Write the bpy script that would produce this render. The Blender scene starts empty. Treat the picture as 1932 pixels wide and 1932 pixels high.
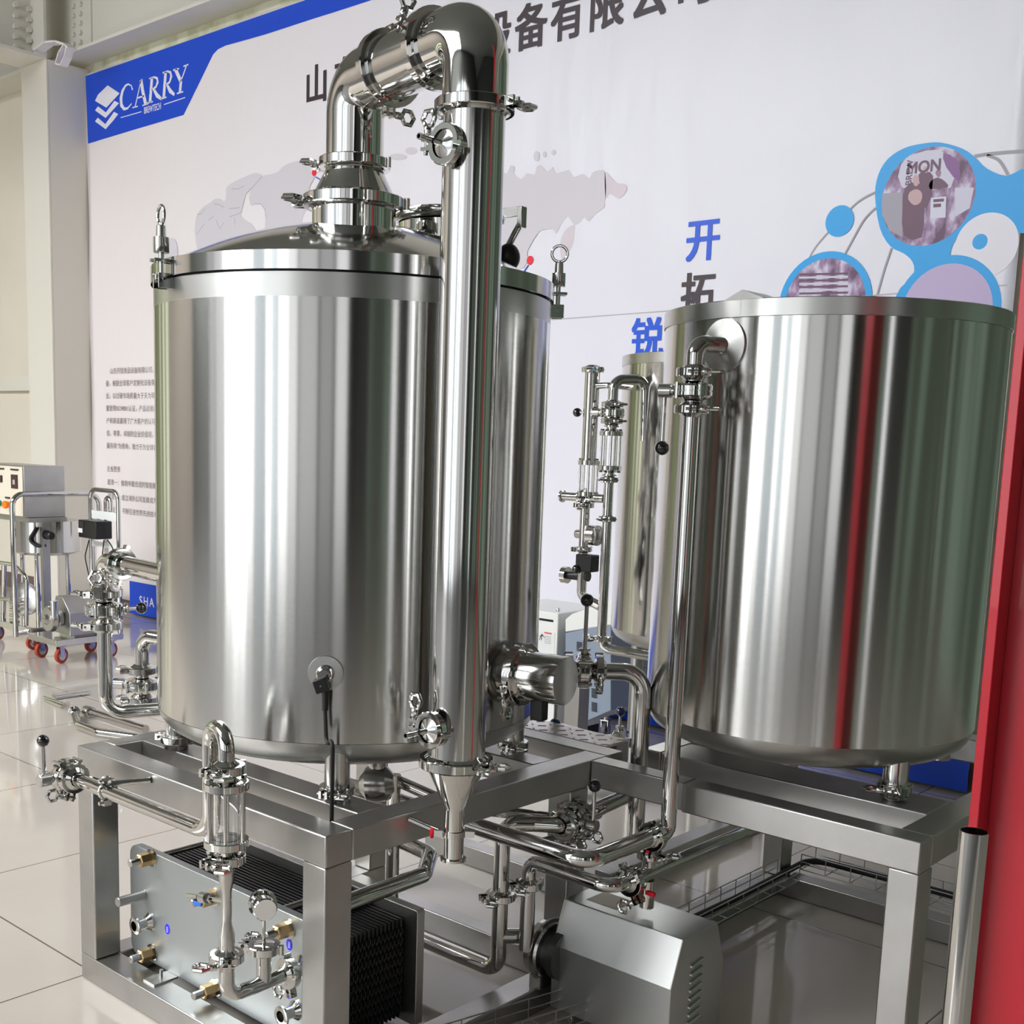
import bpy, bmesh, math, random
from mathutils import Vector as V, Matrix
random.seed(7)
PI = math.pi
sc = bpy.context.scene
C = sc.collection

# ------------------------------------------------------------------ camera
def _rot(a, b, c):
    Rz = Matrix(((math.cos(a), -math.sin(a), 0), (math.sin(a), math.cos(a), 0), (0, 0, 1)))
    P = Matrix(((1, 0, 0), (0, math.cos(b), -math.sin(b)), (0, math.sin(b), math.cos(b))))
    Rr = Matrix(((math.cos(c), -math.sin(c), 0), (math.sin(c), math.cos(c), 0), (0, 0, 1)))
    B = Matrix(((1, 0, 0), (0, 0, -1), (0, 1, 0)))
    return Rr @ P @ B @ Rz
FPX, CX, CY, EYE = 2245.576, 915.714, 1180.46, V((0, 0, 1.66))
RC = _rot(-0.729497441, 0.150985621, 0.0320522483)
cam = bpy.data.cameras.new('camera')
camo = bpy.data.objects.new('camera', cam)
C.objects.link(camo)
cam.sensor_width = 36.0
cam.lens = FPX / 1932 * 36.0
cam.shift_x = (966 - CX) / 1932
cam.shift_y = (CY - 966) / 1932
cam.clip_end = 200
m3 = Matrix((RC[0], -V(RC[1]), -V(RC[2]))).transposed()
camo.matrix_world = Matrix.Translation(EYE) @ m3.to_4x4()
sc.camera = camo
def ray(x, y):
    return RC.transposed() @ V(((x - CX) / FPX, (y - CY) / FPX, 1.0))
def onx(x, y, X): w = ray(x, y); return EYE + w * ((X - EYE.x) / w.x)
def ony(x, y, Y): w = ray(x, y); return EYE + w * ((Y - EYE.y) / w.y)
def onz(x, y, Z): w = ray(x, y); return EYE + w * ((Z - EYE.z) / w.z)
def zat(x, y, X, Y):
    # height on the vertical line through (X, Y) that is seen nearest the given sight line
    w = ray(x, y); w0 = EYE - V((X, Y, 0)); u = V((0, 0, 1))
    a, b, c = w.dot(w), w.dot(u), 1.0
    d, e = w.dot(w0), u.dot(w0)
    return (a * e - b * d) / (a * c - b * b)

# ------------------------------------------------------------------ world, light, exposure
w = bpy.data.worlds.new('world'); sc.world = w; w.use_nodes = True
w.node_tree.nodes['Background'].inputs[0].default_value = (0.80, 0.88, 1.0, 1)
w.node_tree.nodes['Background'].inputs[1].default_value = 1.2
sc.view_settings.view_transform = 'Standard'
sc.view_settings.look = 'None'
sc.view_settings.exposure = 0.15
sc.view_settings.gamma = 1.0
sc.view_settings.use_curve_mapping = False

def area(name, loc, target, sx, sy, power, col=(1, 1, 1)):
    l = bpy.data.lights.new(name, 'AREA'); l.shape = 'RECTANGLE'; l.size = sx; l.size_y = sy
    l.energy = power; l.color = col
    o = bpy.data.objects.new(name, l); C.objects.link(o)
    o.location = loc
    o.rotation_euler = (V(target) - V(loc)).to_track_quat('-Z', 'Y').to_euler()
    return o
RX0, RX1, RY0, RY1, RZ = -14.5, 8.0, -7.0, 6.0, 6.6

# ------------------------------------------------------------------ materials
def mat(name, col, rough=0.5, metal=0.0, bump=None, var=None, aniso=0.0, coat=0.0, emit=None, estr=0.0, trans=0.0, ior=1.45, spec=0.5, alpha=1.0):
    m = bpy.data.materials.new(name); m.use_nodes = True
    nt = m.node_tree; b = nt.nodes['Principled BSDF']
    b.inputs['Base Color'].default_value = (*col, 1)
    b.inputs['Roughness'].default_value = rough
    b.inputs['Metallic'].default_value = metal
    b.inputs['Specular IOR Level'].default_value = spec
    b.inputs['IOR'].default_value = ior
    b.inputs['Transmission Weight'].default_value = trans
    b.inputs['Coat Weight'].default_value = coat
    b.inputs['Coat Roughness'].default_value = 0.03
    tc = nt.nodes.new('ShaderNodeTexCoord')
    if aniso:
        b.inputs['Anisotropic'].default_value = aniso
        t = nt.nodes.new('ShaderNodeTangent'); t.direction_type = 'RADIAL'; t.axis = 'Z'
        b.inputs['Anisotropic Rotation'].default_value = 0.25
        nt.links.new(t.outputs[0], b.inputs['Tangent'])
    if emit:
        b.inputs['Emission Color'].default_value = (*emit, 1)
        b.inputs['Emission Strength'].default_value = estr
    if bump:     # (scale xyz, strength, distance)
        mp = nt.nodes.new('ShaderNodeMapping'); mp.inputs['Scale'].default_value = bump[0]
        n = nt.nodes.new('ShaderNodeTexNoise'); n.inputs['Scale'].default_value = 1.0; n.inputs['Detail'].default_value = 3
        bp = nt.nodes.new('ShaderNodeBump'); bp.inputs['Strength'].default_value = bump[1]; bp.inputs['Distance'].default_value = bump[2]
        nt.links.new(tc.outputs['Object'], mp.inputs[0]); nt.links.new(mp.outputs[0], n.inputs[0])
        nt.links.new(n.outputs[0], bp.inputs['Height']); nt.links.new(bp.outputs[0], b.inputs['Normal'])
    if var:      # (scale xyz, colour2, lo, hi, rough2)
        mp = nt.nodes.new('ShaderNodeMapping'); mp.inputs['Scale'].default_value = var[0]
        n = nt.nodes.new('ShaderNodeTexNoise'); n.inputs['Scale'].default_value = 1.0; n.inputs['Detail'].default_value = 5
        r = nt.nodes.new('ShaderNodeMapRange'); r.inputs[1].default_value = var[2]; r.inputs[2].default_value = var[3]
        mx = nt.nodes.new('ShaderNodeMix'); mx.data_type = 'RGBA'
        mx.inputs[6].default_value = (*col, 1); mx.inputs[7].default_value = (*var[1], 1)
        nt.links.new(tc.outputs['Object'], mp.inputs[0]); nt.links.new(mp.outputs[0], n.inputs[0])
        nt.links.new(n.outputs[0], r.inputs[0]); nt.links.new(r.outputs[0], mx.inputs[0])
        nt.links.new(mx.outputs[2], b.inputs['Base Color'])
        if len(var) > 4:
            r2 = nt.nodes.new('ShaderNodeMapRange'); r2.inputs[1].default_value = var[2]; r2.inputs[2].default_value = var[3]
            r2.inputs[3].default_value = rough; r2.inputs[4].default_value = var[4]
            nt.links.new(n.outputs[0], r2.inputs[0]); nt.links.new(r2.outputs[0], b.inputs['Roughness'])
    return m

BR = mat('brushed_steel', (0.60, 0.595, 0.575), 0.16, 1.0, aniso=0.95, bump=((3, 3, 900), 0.06, 0.0006))
BRM = mat('matt_brushed_steel', (0.56, 0.56, 0.54), 0.30, 1.0, aniso=0.6, bump=((3, 3, 900), 0.08, 0.001))
SAT = mat('satin_steel', (0.50, 0.495, 0.48), 0.32, 1.0, var=((5, 5, 5), (0.42, 0.415, 0.40), 0.35, 0.7, 0.42), bump=((60, 60, 60), 0.04, 0.0005))
POL = mat('polished_steel', (0.66, 0.655, 0.635), 0.055, 1.0)
POLB = mat('polished_brushed_steel', (0.62, 0.615, 0.60), 0.11, 1.0)
CAST = mat('cast_steel', (0.55, 0.545, 0.53), 0.22, 1.0)
BLK = mat('black_plastic', (0.012, 0.012, 0.013), 0.35)
BALL = mat('black_bakelite', (0.006, 0.006, 0.008), 0.06, coat=1.0)
RUB = mat('black_rubber', (0.015, 0.015, 0.015), 0.6)
BRASS = mat('zinc_plated_nut', (0.62, 0.44, 0.22), 0.25, 1.0)
RED = mat('red_paint', (0.46, 0.012, 0.025), 0.30, coat=0.3)
REDM = mat('red_plastic', (0.8, 0.01, 0.03), 0.35)
ORANGE = mat('orange_plastic', (0.9, 0.2, 0.01), 0.35)
GREEN = mat('green_plastic', (0.02, 0.22, 0.12), 0.4)
WHEEL = mat('red_polyurethane', (0.40, 0.05, 0.025), 0.35)
BLUE = mat('blue_plastic', (0.01, 0.13, 0.62), 0.35)
WHITE = mat('white_powder_coat', (0.78, 0.79, 0.77), 0.35)
GRYB = mat('blue_grey_enamel', (0.25, 0.30, 0.38), 0.35)
GLASS = mat('clear_glass', (1, 1, 1), 0.0, trans=1.0, ior=1.47)
PLATES = mat('dark_plate_pack', (0.05, 0.05, 0.05), 0.3, 0.6)
HXF = mat('brushed_end_plate', (0.47, 0.50, 0.50), 0.50, 1.0, bump=((2, 2, 2), 0.02, 0.002))
PRINT = {}
def ink(key, col, rough=0.4):
    if key not in PRINT: PRINT[key] = mat('ink_' + key, col, rough)
    return PRINT[key]

# ------------------------------------------------------------------ mesh kit
def basis(d):
    d = V(d).normalized()
    a = V((0, 0, 1)) if abs(d.z) < 0.9 else V((1, 0, 0))
    u = a.cross(d).normalized(); v = d.cross(u)
    return d, u, v
class MB:
    def __init__(s): s.v = []; s.f = []
    def add(s, vs, fs):
        n = len(s.v); s.v += [V(x) for x in vs]; s.f += [tuple(i + n for i in f) for f in fs]; return s
    def box(s, a, b):
        x0, y0, z0 = [min(p, q) for p, q in zip(a, b)]; x1, y1, z1 = [max(p, q) for p, q in zip(a, b)]
        return s.add([(x0, y0, z0), (x1, y0, z0), (x1, y1, z0), (x0, y1, z0), (x0, y0, z1), (x1, y0, z1), (x1, y1, z1), (x0, y1, z1)],
                     [(0, 3, 2, 1), (4, 5, 6, 7), (0, 1, 5, 4), (1, 2, 6, 5), (2, 3, 7, 6), (3, 0, 4, 7)])
    def obox(s, c, ex, ey, ez):     # centre and three half vectors
        c, ex, ey, ez = V(c), V(ex), V(ey), V(ez)
        if ex.cross(ey).dot(ez) < 0: ez = -ez
        P = [c + a * ex + b * ey + d * ez for d in (-1, 1) for a, b in ((-1, -1), (1, -1), (1, 1), (-1, 1))]
        return s.add(P, [(0, 3, 2, 1), (4, 5, 6, 7), (0, 1, 5, 4), (1, 2, 6, 5), (2, 3, 7, 6), (3, 0, 4, 7)])
    def lathe(s, o, d, prof, n=32, close=True):    # prof: (distance along d, radius)
        d, u, v = basis(d); o = V(o); vs = []; fs = []; k = len(prof)
        for (t, r) in prof:
            for i in range(n):
                a = 2 * PI * i / n
                vs.append(o + d * t + (u * math.cos(a) + v * math.sin(a)) * max(r, 1e-5))
        for j in range(k - 1):
            for i in range(n):
                i2 = (i + 1) % n
                fs.append((j * n + i, j * n + i2, (j + 1) * n + i2, (j + 1) * n + i))
        if close:
            fs.append(tuple(reversed(range(n)))); fs.append(tuple((k - 1) * n + i for i in range(n)))
        return s.add(vs, fs)
    def cyl(s, a, b, r, r2=None, n=24):
        a, b = V(a), V(b); L = (b - a).length
        return s.lathe(a, b - a, [(0, r), (L, r if r2 is None else r2)], n)
    def ball(s, c, r, n=20, sq=1.0):
        return s.lathe(V(c), (0, 0, 1), [(-r * math.cos(PI * i / 12) * sq, r * math.sin(PI * i / 12)) for i in range(13)], n)
    def ring(s, c, d, R, r, n=32, m=10, su=1.0, sv=1.0):
        d, u, v = basis(d); c = V(c); vs = []; fs = []
        for i in range(n):
            a = 2 * PI * i / n; e = u * math.cos(a) * su + v * math.sin(a) * sv
            en = (u * math.cos(a) + v * math.sin(a))
            for j in range(m):
                b = 2 * PI * j / m
                vs.append(c + e * R + en * r * math.cos(b) + d * r * math.sin(b))
        for i in range(n):
            for j in range(m):
                fs.append((i * m + j, ((i + 1) % n) * m + j, ((i + 1) % n) * m + (j + 1) % m, i * m + (j + 1) % m))
        return s.add(vs, fs)
    def tube(s, pts, r, bend=0.0, n=20, cap=True, hollow=0.0):
        pts = [V(p) for p in pts]; path = [pts[0]]
        for i in range(1, len(pts) - 1):
            a, b, c = pts[i - 1], pts[i], pts[i + 1]
            d1 = (a - b).normalized(); d2 = (c - b).normalized(); ang = d1.angle(d2)
            if bend <= 0 or ang > PI - 0.02: path.append(b); continue
            t = min(bend / math.tan(ang / 2), (a - b).length * 0.499, (c - b).length * 0.499)
            R = t * math.tan(ang / 2); bis = (d1 + d2).normalized(); cen = b + bis * (R / math.sin(ang / 2))
            p1 = b + d1 * t; e1 = (p1 - cen).normalized(); e2 = ((b + d2 * t) - cen).normalized()
            tot = e1.angle(e2); ax = e1.cross(e2).normalized(); k = max(4, int(tot / (PI / 20)))
            for j in range(k + 1): path.append(cen + (Matrix.Rotation(tot * j / k, 3, ax) @ e1) * R)
        path.append(pts[-1])
        out = [path[0]]
        for p in path[1:]:
            if (p - out[-1]).length > 1e-5: out.append(p)
        path = out; k = len(path)
        d = (path[1] - path[0]).normalized(); _, u, v = basis(d); vs = []; fs = []
        for i, p in enumerate(path):
            nd = ((path[min(i + 1, k - 1)] - path[max(i - 1, 0)])).normalized()
            q = d.rotation_difference(nd); u = q @ u; v = q @ v; d = nd
            for j in range(n):
                a = 2 * PI * j / n; vs.append(p + (u * math.cos(a) + v * math.sin(a)) * r)
        for i in range(k - 1):
            for j in range(n):
                j2 = (j + 1) % n; fs.append((i * n + j, i * n + j2, (i + 1) * n + j2, (i + 1) * n + j))
        if cap:
            fs.append(tuple(reversed(range(n)))); fs.append(tuple((k - 1) * n + j for j in range(n)))
        return s.add(vs, fs)
    def prism(s, poly, h):          # poly: 3-D points of one face, h: extrusion vector
        poly = [V(p) for p in poly]; h = V(h); n = len(poly)
        nrm = sum(((poly[i] - poly[0]).cross(poly[(i + 1) % n] - poly[0]) for i in range(n)), V((0, 0, 0)))
        if nrm.dot(h) > 0: poly.reverse()
        fs = [tuple(range(n)), tuple(reversed(range(n, 2 * n)))]
        for i in range(n):
            j = (i + 1) % n; fs.append((j, i, i + n, j + n))
        return s.add(poly + [p + h for p in poly], fs)
    def build(s, name, m, parent=None, bevel=0.0, seg=2, smooth=True, angle=35, loc=None):
        me = bpy.data.meshes.new(name)
        vs = [p - V(loc) for p in s.v] if loc is not None else s.v
        me.from_pydata(vs, [], s.f); me.validate()
        for p in me.polygons: p.use_smooth = smooth
        if smooth: me.set_sharp_from_angle(angle=math.radians(angle))
        me.materials.append(m)
        o = bpy.data.objects.new(name, me); C.objects.link(o)
        if loc is not None: o.location = loc
        if parent is not None:
            o.parent = parent
            if parent.type == 'EMPTY' or parent.location.length > 0:
                o.matrix_parent_inverse = Matrix.Translation(parent.location).inverted()
        if bevel:
            b = o.modifiers.new('bevel', 'BEVEL'); b.width = bevel; b.segments = seg; b.limit_method = 'ANGLE'; b.angle_limit = math.radians(50)
        return o
def tag(o, label, cat, group=None, kind=None):
    o['label'] = label; o['category'] = cat
    if group: o['group'] = group
    if kind: o['kind'] = kind
    return o
def thing(name, loc, label, cat, group=None):
    o = bpy.data.objects.new(name, None); o.empty_display_size = 0.05; C.objects.link(o); o.location = V(loc)
    return tag(o, label, cat, group)
def struct(o): o['kind'] = 'structure'; return o
def lab(o, t): o['label'] = t; return o

def clamp(par, p, axis, r, side=(0, 0, 1), flip=1, s=1.0, m=None, nut=True, w=0.011, name='pipe_clamp', cone=True):
    # tri-clamp: ring, hinge, two lugs, eye bolt and wing nut
    p = V(p); ax, _, _ = basis(axis); side = V(side); side = (side - ax * side.dot(ax)).normalized()
    t = ax.cross(side).normalized() * flip; R = r + 0.014 * s
    b = MB()
    e = [(-0.009, r - 0.009), (0.0, r + 0.002)] if cone else [(0.0, r + 0.001)]
    b.lathe(p - ax * w, ax, e + [(0, R - 0.002), (0.002, R), (2 * w - 0.002, R), (2 * w, R - 0.002)] + [(2 * w - t_, q_) for t_, q_ in reversed(e)], 36, close=False)
    for q in (-1, 1):
        b.obox(p + side * (R + 0.009 * s) + t * q * 0.009 * s, side * 0.012 * s, ax * w * 0.9, t * 0.0035 * s)
    b.cyl(p - side * (R + 0.004 * s) - ax * w * 1.1, p - side * (R + 0.004 * s) + ax * w * 1.1, 0.006 * s, n=12)
    o = b.build(name, m or POL, par)
    if nut:
        b = MB(); c = p + side * (R + 0.012 * s)
        b.cyl(c - t * 0.020 * s, c + t * 0.036 * s, 0.0046 * s, n=10)
        b.lathe(c + t * 0.016 * s, t, [(0, 0.006 * s), (0.003 * s, 0.008 * s), (0.016 * s, 0.009 * s), (0.022 * s, 0.006 * s)], 12)
        b.ring(c + t * 0.052 * s, ax, 0.0170 * s, 0.0055 * s, 6, 8)
        b.build('wing_nut', m or POL, o)
    return o
def ferrule(b, p, axis, r, w=0.006):
    ax, _, _ = basis(axis); p = V(p)
    b.lathe(p - ax * w, ax, [(0, r), (w * 0.8, r + 0.010), (1.2 * w, r + 0.010), (2 * w, r)], 32)
def bvalve(name, p, axis, r, hub, rod, label, cat='valve', rodlen=0.13, side=None, clamps=(1, 1), flip=(1, 1), ballr=0.0175, hublen=0.055, half=0.052, group=None, ballm=None):
    # butterfly valve with a drum hub, a rod lever and a ball knob
    p = V(p); ax, _, _ = basis(axis); hub = V(hub); hub = (hub - ax * hub.dot(ax)).normalized(); rod = V(rod).normalized()
    T = thing(name, p, label, cat, group)
    b = MB(); R = r + 0.031
    b.lathe(p - ax * half, ax, [(0, r), (half - 0.026, r), (half - 0.021, r + 0.012), (half - 0.018, R - 0.005), (half - 0.012, R), (half - 0.0015, R), (half - 0.001, R - 0.002),
            (half + 0.001, R - 0.002), (half + 0.0015, R), (half + 0.012, R), (half + 0.018, R - 0.005), (half + 0.021, r + 0.012), (half + 0.026, r), (2 * half, r)], 36)
    t2 = ax.cross(hub)
    for q in (-1, 1):
        for k in (-1, 1):
            c = p + hub * q * 0.6 * R + t2 * k * 0.82 * R
            b.cyl(c - ax * 0.021, c + ax * 0.021, 0.0055, n=8)
    b.build('valve_body', POL, T)
    h = MB(); h0 = p + hub * (R - 0.004); h1 = h0 + hub * hublen; hublen = max(0.016, hublen - 0.008)
    h.lathe(h0, hub, [(0, 0.012), (0.008, 0.012), (0.010, 0.0185), (hublen - 0.002, 0.0185), (hublen, 0.0165)], 24)
    h.build('hub', CAST, T)
    l = MB(); q0 = h0 + hub * (hublen * 0.62); q1 = q0 + rod * rodlen
    l.cyl(q0, q1, 0.0062, n=14)
    lev = l.build('lever', POLB, T)
    k = MB().ball(q1 + rod * ballr * 0.8, ballr).build('knob', ballm or BALL, lev)
    sd = V(side) if side is not None else t2
    if clamps[0]: clamp(T, p - ax * half, ax, r + 0.011, sd, flip[0])
    if clamps[1]: clamp(T, p + ax * half, ax, r + 0.011, sd, flip[1])
    return T

def wallpt(x, y, off=0.0): return ony(x, y, BANY - off)
BANY = 5.93
# ------------------------------------------------------------------ the room
def tile_mat():
    m = mat('glossy_floor_tile', (0.60, 0.555, 0.50), 0.09, coat=0.3)
    nt = m.node_tree; b = nt.nodes['Principled BSDF']
    tc = nt.nodes.new('ShaderNodeTexCoord'); sep = nt.nodes.new('ShaderNodeSeparateXYZ'); nt.links.new(tc.outputs['Object'], sep.inputs[0])
    def line(out, off, size, wd):
        a = nt.nodes.new('ShaderNodeMath'); a.operation = 'ADD'; a.inputs[1].default_value = off
        d = nt.nodes.new('ShaderNodeMath'); d.operation = 'DIVIDE'; d.inputs[1].default_value = size
        f = nt.nodes.new('ShaderNodeMath'); f.operation = 'FRACT'
        g = nt.nodes.new('ShaderNodeMath'); g.operation = 'LESS_THAN'; g.inputs[1].default_value = wd / size
        nt.links.new(out, a.inputs[0]); nt.links.new(a.outputs[0], d.inputs[0]); nt.links.new(d.outputs[0], f.inputs[0]); nt.links.new(f.outputs[0], g.inputs[0])
        return g.outputs[0]
    lx = line(sep.outputs[0], 4.215 + 20 * 1.0, 1.0, 0.006); ly = line(sep.outputs[1], -1.808 + 20 * 1.0, 1.0, 0.006)
    mx = nt.nodes.new('ShaderNodeMath'); mx.operation = 'MAXIMUM'; nt.links.new(lx, mx.inputs[0]); nt.links.new(ly, mx.inputs[1])
    n = nt.nodes.new('ShaderNodeTexNoise'); n.inputs['Scale'].default_value = 2.3; n.inputs['Detail'].default_value = 6; nt.links.new(tc.outputs['Object'], n.inputs[0])
    c1 = nt.nodes.new('ShaderNodeMix'); c1.data_type = 'RGBA'; c1.inputs[6].default_value = (0.49, 0.44, 0.385, 1); c1.inputs[7].default_value = (0.56, 0.51, 0.455, 1)
    nt.links.new(n.outputs[0], c1.inputs[0])
    c2 = nt.nodes.new('ShaderNodeMix'); c2.data_type = 'RGBA'; c2.inputs[7].default_value = (0.10, 0.075, 0.05, 1)
    nt.links.new(mx.outputs[0], c2.inputs[0]); nt.links.new(c1.outputs[2], c2.inputs[6]); nt.links.new(c2.outputs[2], b.inputs['Base Color'])
    return m
TILE = tile_mat()
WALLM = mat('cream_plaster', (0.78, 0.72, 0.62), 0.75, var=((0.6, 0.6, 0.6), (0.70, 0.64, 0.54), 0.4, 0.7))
STEELP = mat('cream_steel_paint', (0.72, 0.69, 0.62), 0.45)
CEIL = mat('grey_ceiling_sheet', (0.22, 0.23, 0.21), 0.7)
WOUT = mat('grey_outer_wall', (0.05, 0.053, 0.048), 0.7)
b = MB().box((RX0, -0.6, -0.12), (RX1, RY1 + 0.1, 0)); struct(b.build('floor', TILE, smooth=False))
b = MB().box((RX0, RY0, -0.12), (RX1, -0.6005, 0)); struct(b.build('floor', mat('darkened_unseen_floor', (0.11, 0.105, 0.10), 0.6, var=((1.5, 1.5, 1.5), (0.08, 0.078, 0.075), 0.4, 0.6)), smooth=False))  # unseen front floor, made dark so the tanks mirror less light
struct(MB().box((RX0, RY0, RZ), (RX1, RY1 + 0.1, RZ + 0.1)).build('ceiling', CEIL, smooth=False))
struct(MB().box((RX0, RY1, 0), (RX1, RY1 + 0.12, RZ)).build('wall_back', WALLM, smooth=False))

# window wall behind the photographer: piers, sill, head and panes of daylight glass
def pane_mat(name, col, s, stripes=None):
    m = bpy.data.materials.new(name); m.use_nodes = True; nt = m.node_tree
    for n in list(nt.nodes): nt.nodes.remove(n)
    e = nt.nodes.new('ShaderNodeEmission'); o = nt.nodes.new('ShaderNodeOutputMaterial'); nt.links.new(e.outputs[0], o.inputs[0])
    e.inputs[0].default_value = (*col, 1); e.inputs[1].default_value = s
    if stripes:
        tc = nt.nodes.new('ShaderNodeTexCoord'); mp = nt.nodes.new('ShaderNodeMapping'); mp.inputs['Scale'].default_value = stripes[0]
        n = nt.nodes.new('ShaderNodeTexNoise'); n.inputs['Scale'].default_value = 1; n.inputs['Detail'].default_value = 2
        mx = nt.nodes.new('ShaderNodeMix'); mx.data_type = 'RGBA'; mx.inputs[6].default_value = (*stripes[1], 1); mx.inputs[7].default_value = (*col, 1)
        r = nt.nodes.new('ShaderNodeMapRange'); r.inputs[1].default_value = 0.42; r.inputs[2].default_value = 0.58
        nt.links.new(tc.outputs['Object'], mp.inputs[0]); nt.links.new(mp.outputs[0], n.inputs[0]); nt.links.new(n.outputs[0], r.inputs[0])
        nt.links.new(r.outputs[0], mx.inputs[0]); nt.links.new(mx.outputs[2], e.inputs[0])
    return m
DAYM = {}
def day(L, c=(0.97, 0.985, 1.0)):
    k = (L, c)
    if k not in DAYM: DAYM[k] = pane_mat('daylight_pane_%d' % int(L * 100), c, L)
    return DAYM[k]
LEAF = pane_mat('foliage_seen_through_pane', (0.78, 0.84, 0.60), 1.3, ((0.5, 0.9, 0.12), (0.17, 0.20, 0.10)))
LEAFD = pane_mat('shaded_foliage_pane', (0.20, 0.27, 0.21), 0.8, ((0.5, 0.7, 0.12), (0.08, 0.10, 0.075)))
zs, zh = 0.25, 5.2
ADDED_ROOF_GLOW = 16.5  # glow strength of the roof panel added to brighten the hall
# x ranges of glass in the front wall (metres)
bl = (0.78, 0.88, 0.95)
FR = [(-9.8, -8.7, day(.55)), (-8.6, -7.25, day(.8)), (-7.1, -6.2, day(3.8)), (-6.1, -5.2, day(6.0)), (-5.12, -4.5, day(6.0)), (-4.4, -3.75, day(2.2)), (-3.65, -2.75, day(1.0, bl)), (-2.6, -2.1, day(3.0)), (-2.04, -1.55, day(1.4, bl)),
      (-1.45, -0.5, day(2.4)), (-0.42, 0.4, day(1.3)), (0.55, 2.5, day(.75)), (2.7, 4.4, day(.5)), (4.7, 6.6, day(1.1))]
piers = MB(); x = RX0
for a, c, _ in FR:
    piers.box((x, RY0 - 0.15, zs), (a, RY0, zh)); x = c
piers.box((x, RY0 - 0.15, zs), (RX1, RY0, zh))
piers.box((RX0, RY0 - 0.15, 0), (RX1, RY0, zs)); piers.box((RX0, RY0 - 0.15, zh), (RX1, RY0, RZ))
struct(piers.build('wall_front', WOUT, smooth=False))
for i, (a, c, m) in enumerate(FR):
    struct(MB().box((a, RY0 - 0.10, zs), (c, RY0 - 0.06, zh)).build('window_%d' % (i + 1), m, smooth=False))
nw = len(FR)
def sidewall(name, X0, X1, glass, m, z0, z1, wm):
    global nw
    g = MB(); y = RY0
    for a, c in glass: g.box((X0, y, z0), (X1, a, z1)); y = c
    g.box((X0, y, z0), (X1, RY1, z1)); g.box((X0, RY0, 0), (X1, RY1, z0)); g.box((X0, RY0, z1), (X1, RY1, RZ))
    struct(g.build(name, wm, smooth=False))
    for a, c in glass:
        nw += 1; xm = (X0 + X1) / 2
        struct(MB().box((xm - 0.02, a, z0), (xm + 0.02, c, z1)).build('window_%d' % nw, m, smooth=False))
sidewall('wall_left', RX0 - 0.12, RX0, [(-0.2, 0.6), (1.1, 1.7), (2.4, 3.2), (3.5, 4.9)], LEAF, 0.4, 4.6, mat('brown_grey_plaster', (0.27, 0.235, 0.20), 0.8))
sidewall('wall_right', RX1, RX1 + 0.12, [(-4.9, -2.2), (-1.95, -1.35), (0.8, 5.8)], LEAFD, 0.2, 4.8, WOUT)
bpy.data.objects['window_%d' % (nw - 1)].data.materials[0] = day(1.3)
nw += 1; struct(MB().box((-1.6, RY1 - 0.03, 0.3), (7.6, RY1 - 0.001, 4.6)).build('window_%d' % nw, LEAFD, smooth=False))  # unseen dim green panel, added to darken the tank reflections
struct(MB().box((-12.6, -6.4, RZ - 0.03), (-3.8, -2.3, RZ - 0.002)).build('window_%d' % (nw + 1), day(ADDED_ROOF_GLOW), smooth=False))  # added roof panel, out of view, glows to light the banner from the front
nw += 1

# steel portal column with its beams
cx1 = -10.347; cx0 = -10.80
T = thing('steel_column', (cx1 - .2, 5.7, 0), 'cream painted steel column at the left end of the blue and white banner', 'column')
MB().box((cx0, 5.56, 0), (cx1, 5.58, 4.88)).build('flange', STEELP, T, bevel=0.003)
MB().box((cx1 - 0.018, 5.5805, 0), (cx1, RY1 - 0.001, 4.88)).build('side_plate', STEELP, T)
zb = 4.93
T = thing('roof_girder', (cx1, RY1 - 0.15, zb), 'long cream painted steel girder running above the banner', 'girder')
MB().box((RX0 + .01, RY1 - 0.30, zb), (6.5, RY1 - 0.002, zb + 0.025)).build('bottom_flange', STEELP, T)
MB().box((RX0 + .01, RY1 - 0.16, zb + 0.0255), (6.5, RY1 - 0.14, RZ - 0.002)).build('web', STEELP, T)
MB().box((cx1 + 0.0, RY1 - 0.175, zb + 0.03), (cx1 + 0.30, RY1 - 0.161, zb + 1.0)).build('splice_plate', STEELP, T)
for i in range(5):
    for j in range(2):
        q = ony(140 + 13 * j, 12 + 18 * i + (-4) * j, RY1 - 0.18)
        MB().cyl((q.x, RY1 - 0.20, q.z), (q.x, RY1 - 0.176, q.z), 0.022, n=6).build('bolt', STEELP, T)
zf = 4.905; hx = -10.60
T = thing('haunch_girder', (hx, 4.2, zf), 'cream painted bolted girder coming forward in the top left corner', 'girder')
MB().box((hx - 0.02, 2.4, zf + 0.0005), (hx, 5.55, RZ - 0.002)).build('web', STEELP, T)
MB().box((cx0, 2.4, zf - 0.025), (cx1 - 0.01, 5.57, zf)).build('bottom_flange', STEELP, T)
MB().box((hx + 0.0005, 5.22, zf + 0.0005), (hx + 0.016, 5.55, RZ - 0.002)).build('end_plate', STEELP, T)
MB().box((cx0, 5.5505, zf + 0.0005), (cx1 - 0.01, 5.575, RZ - 0.002)).build('end_flange', STEELP, T)
for i in range(5):
    for j in range(2):
        q = onx(29 + 25 * j, 9 + 20 * i + 8 * j, hx + 0.03)
        MB().cyl((hx + 0.0165, q.y, q.z), (hx + 0.055, q.y, q.z), 0.024, n=6).build('bolt', STEELP, T)
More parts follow.
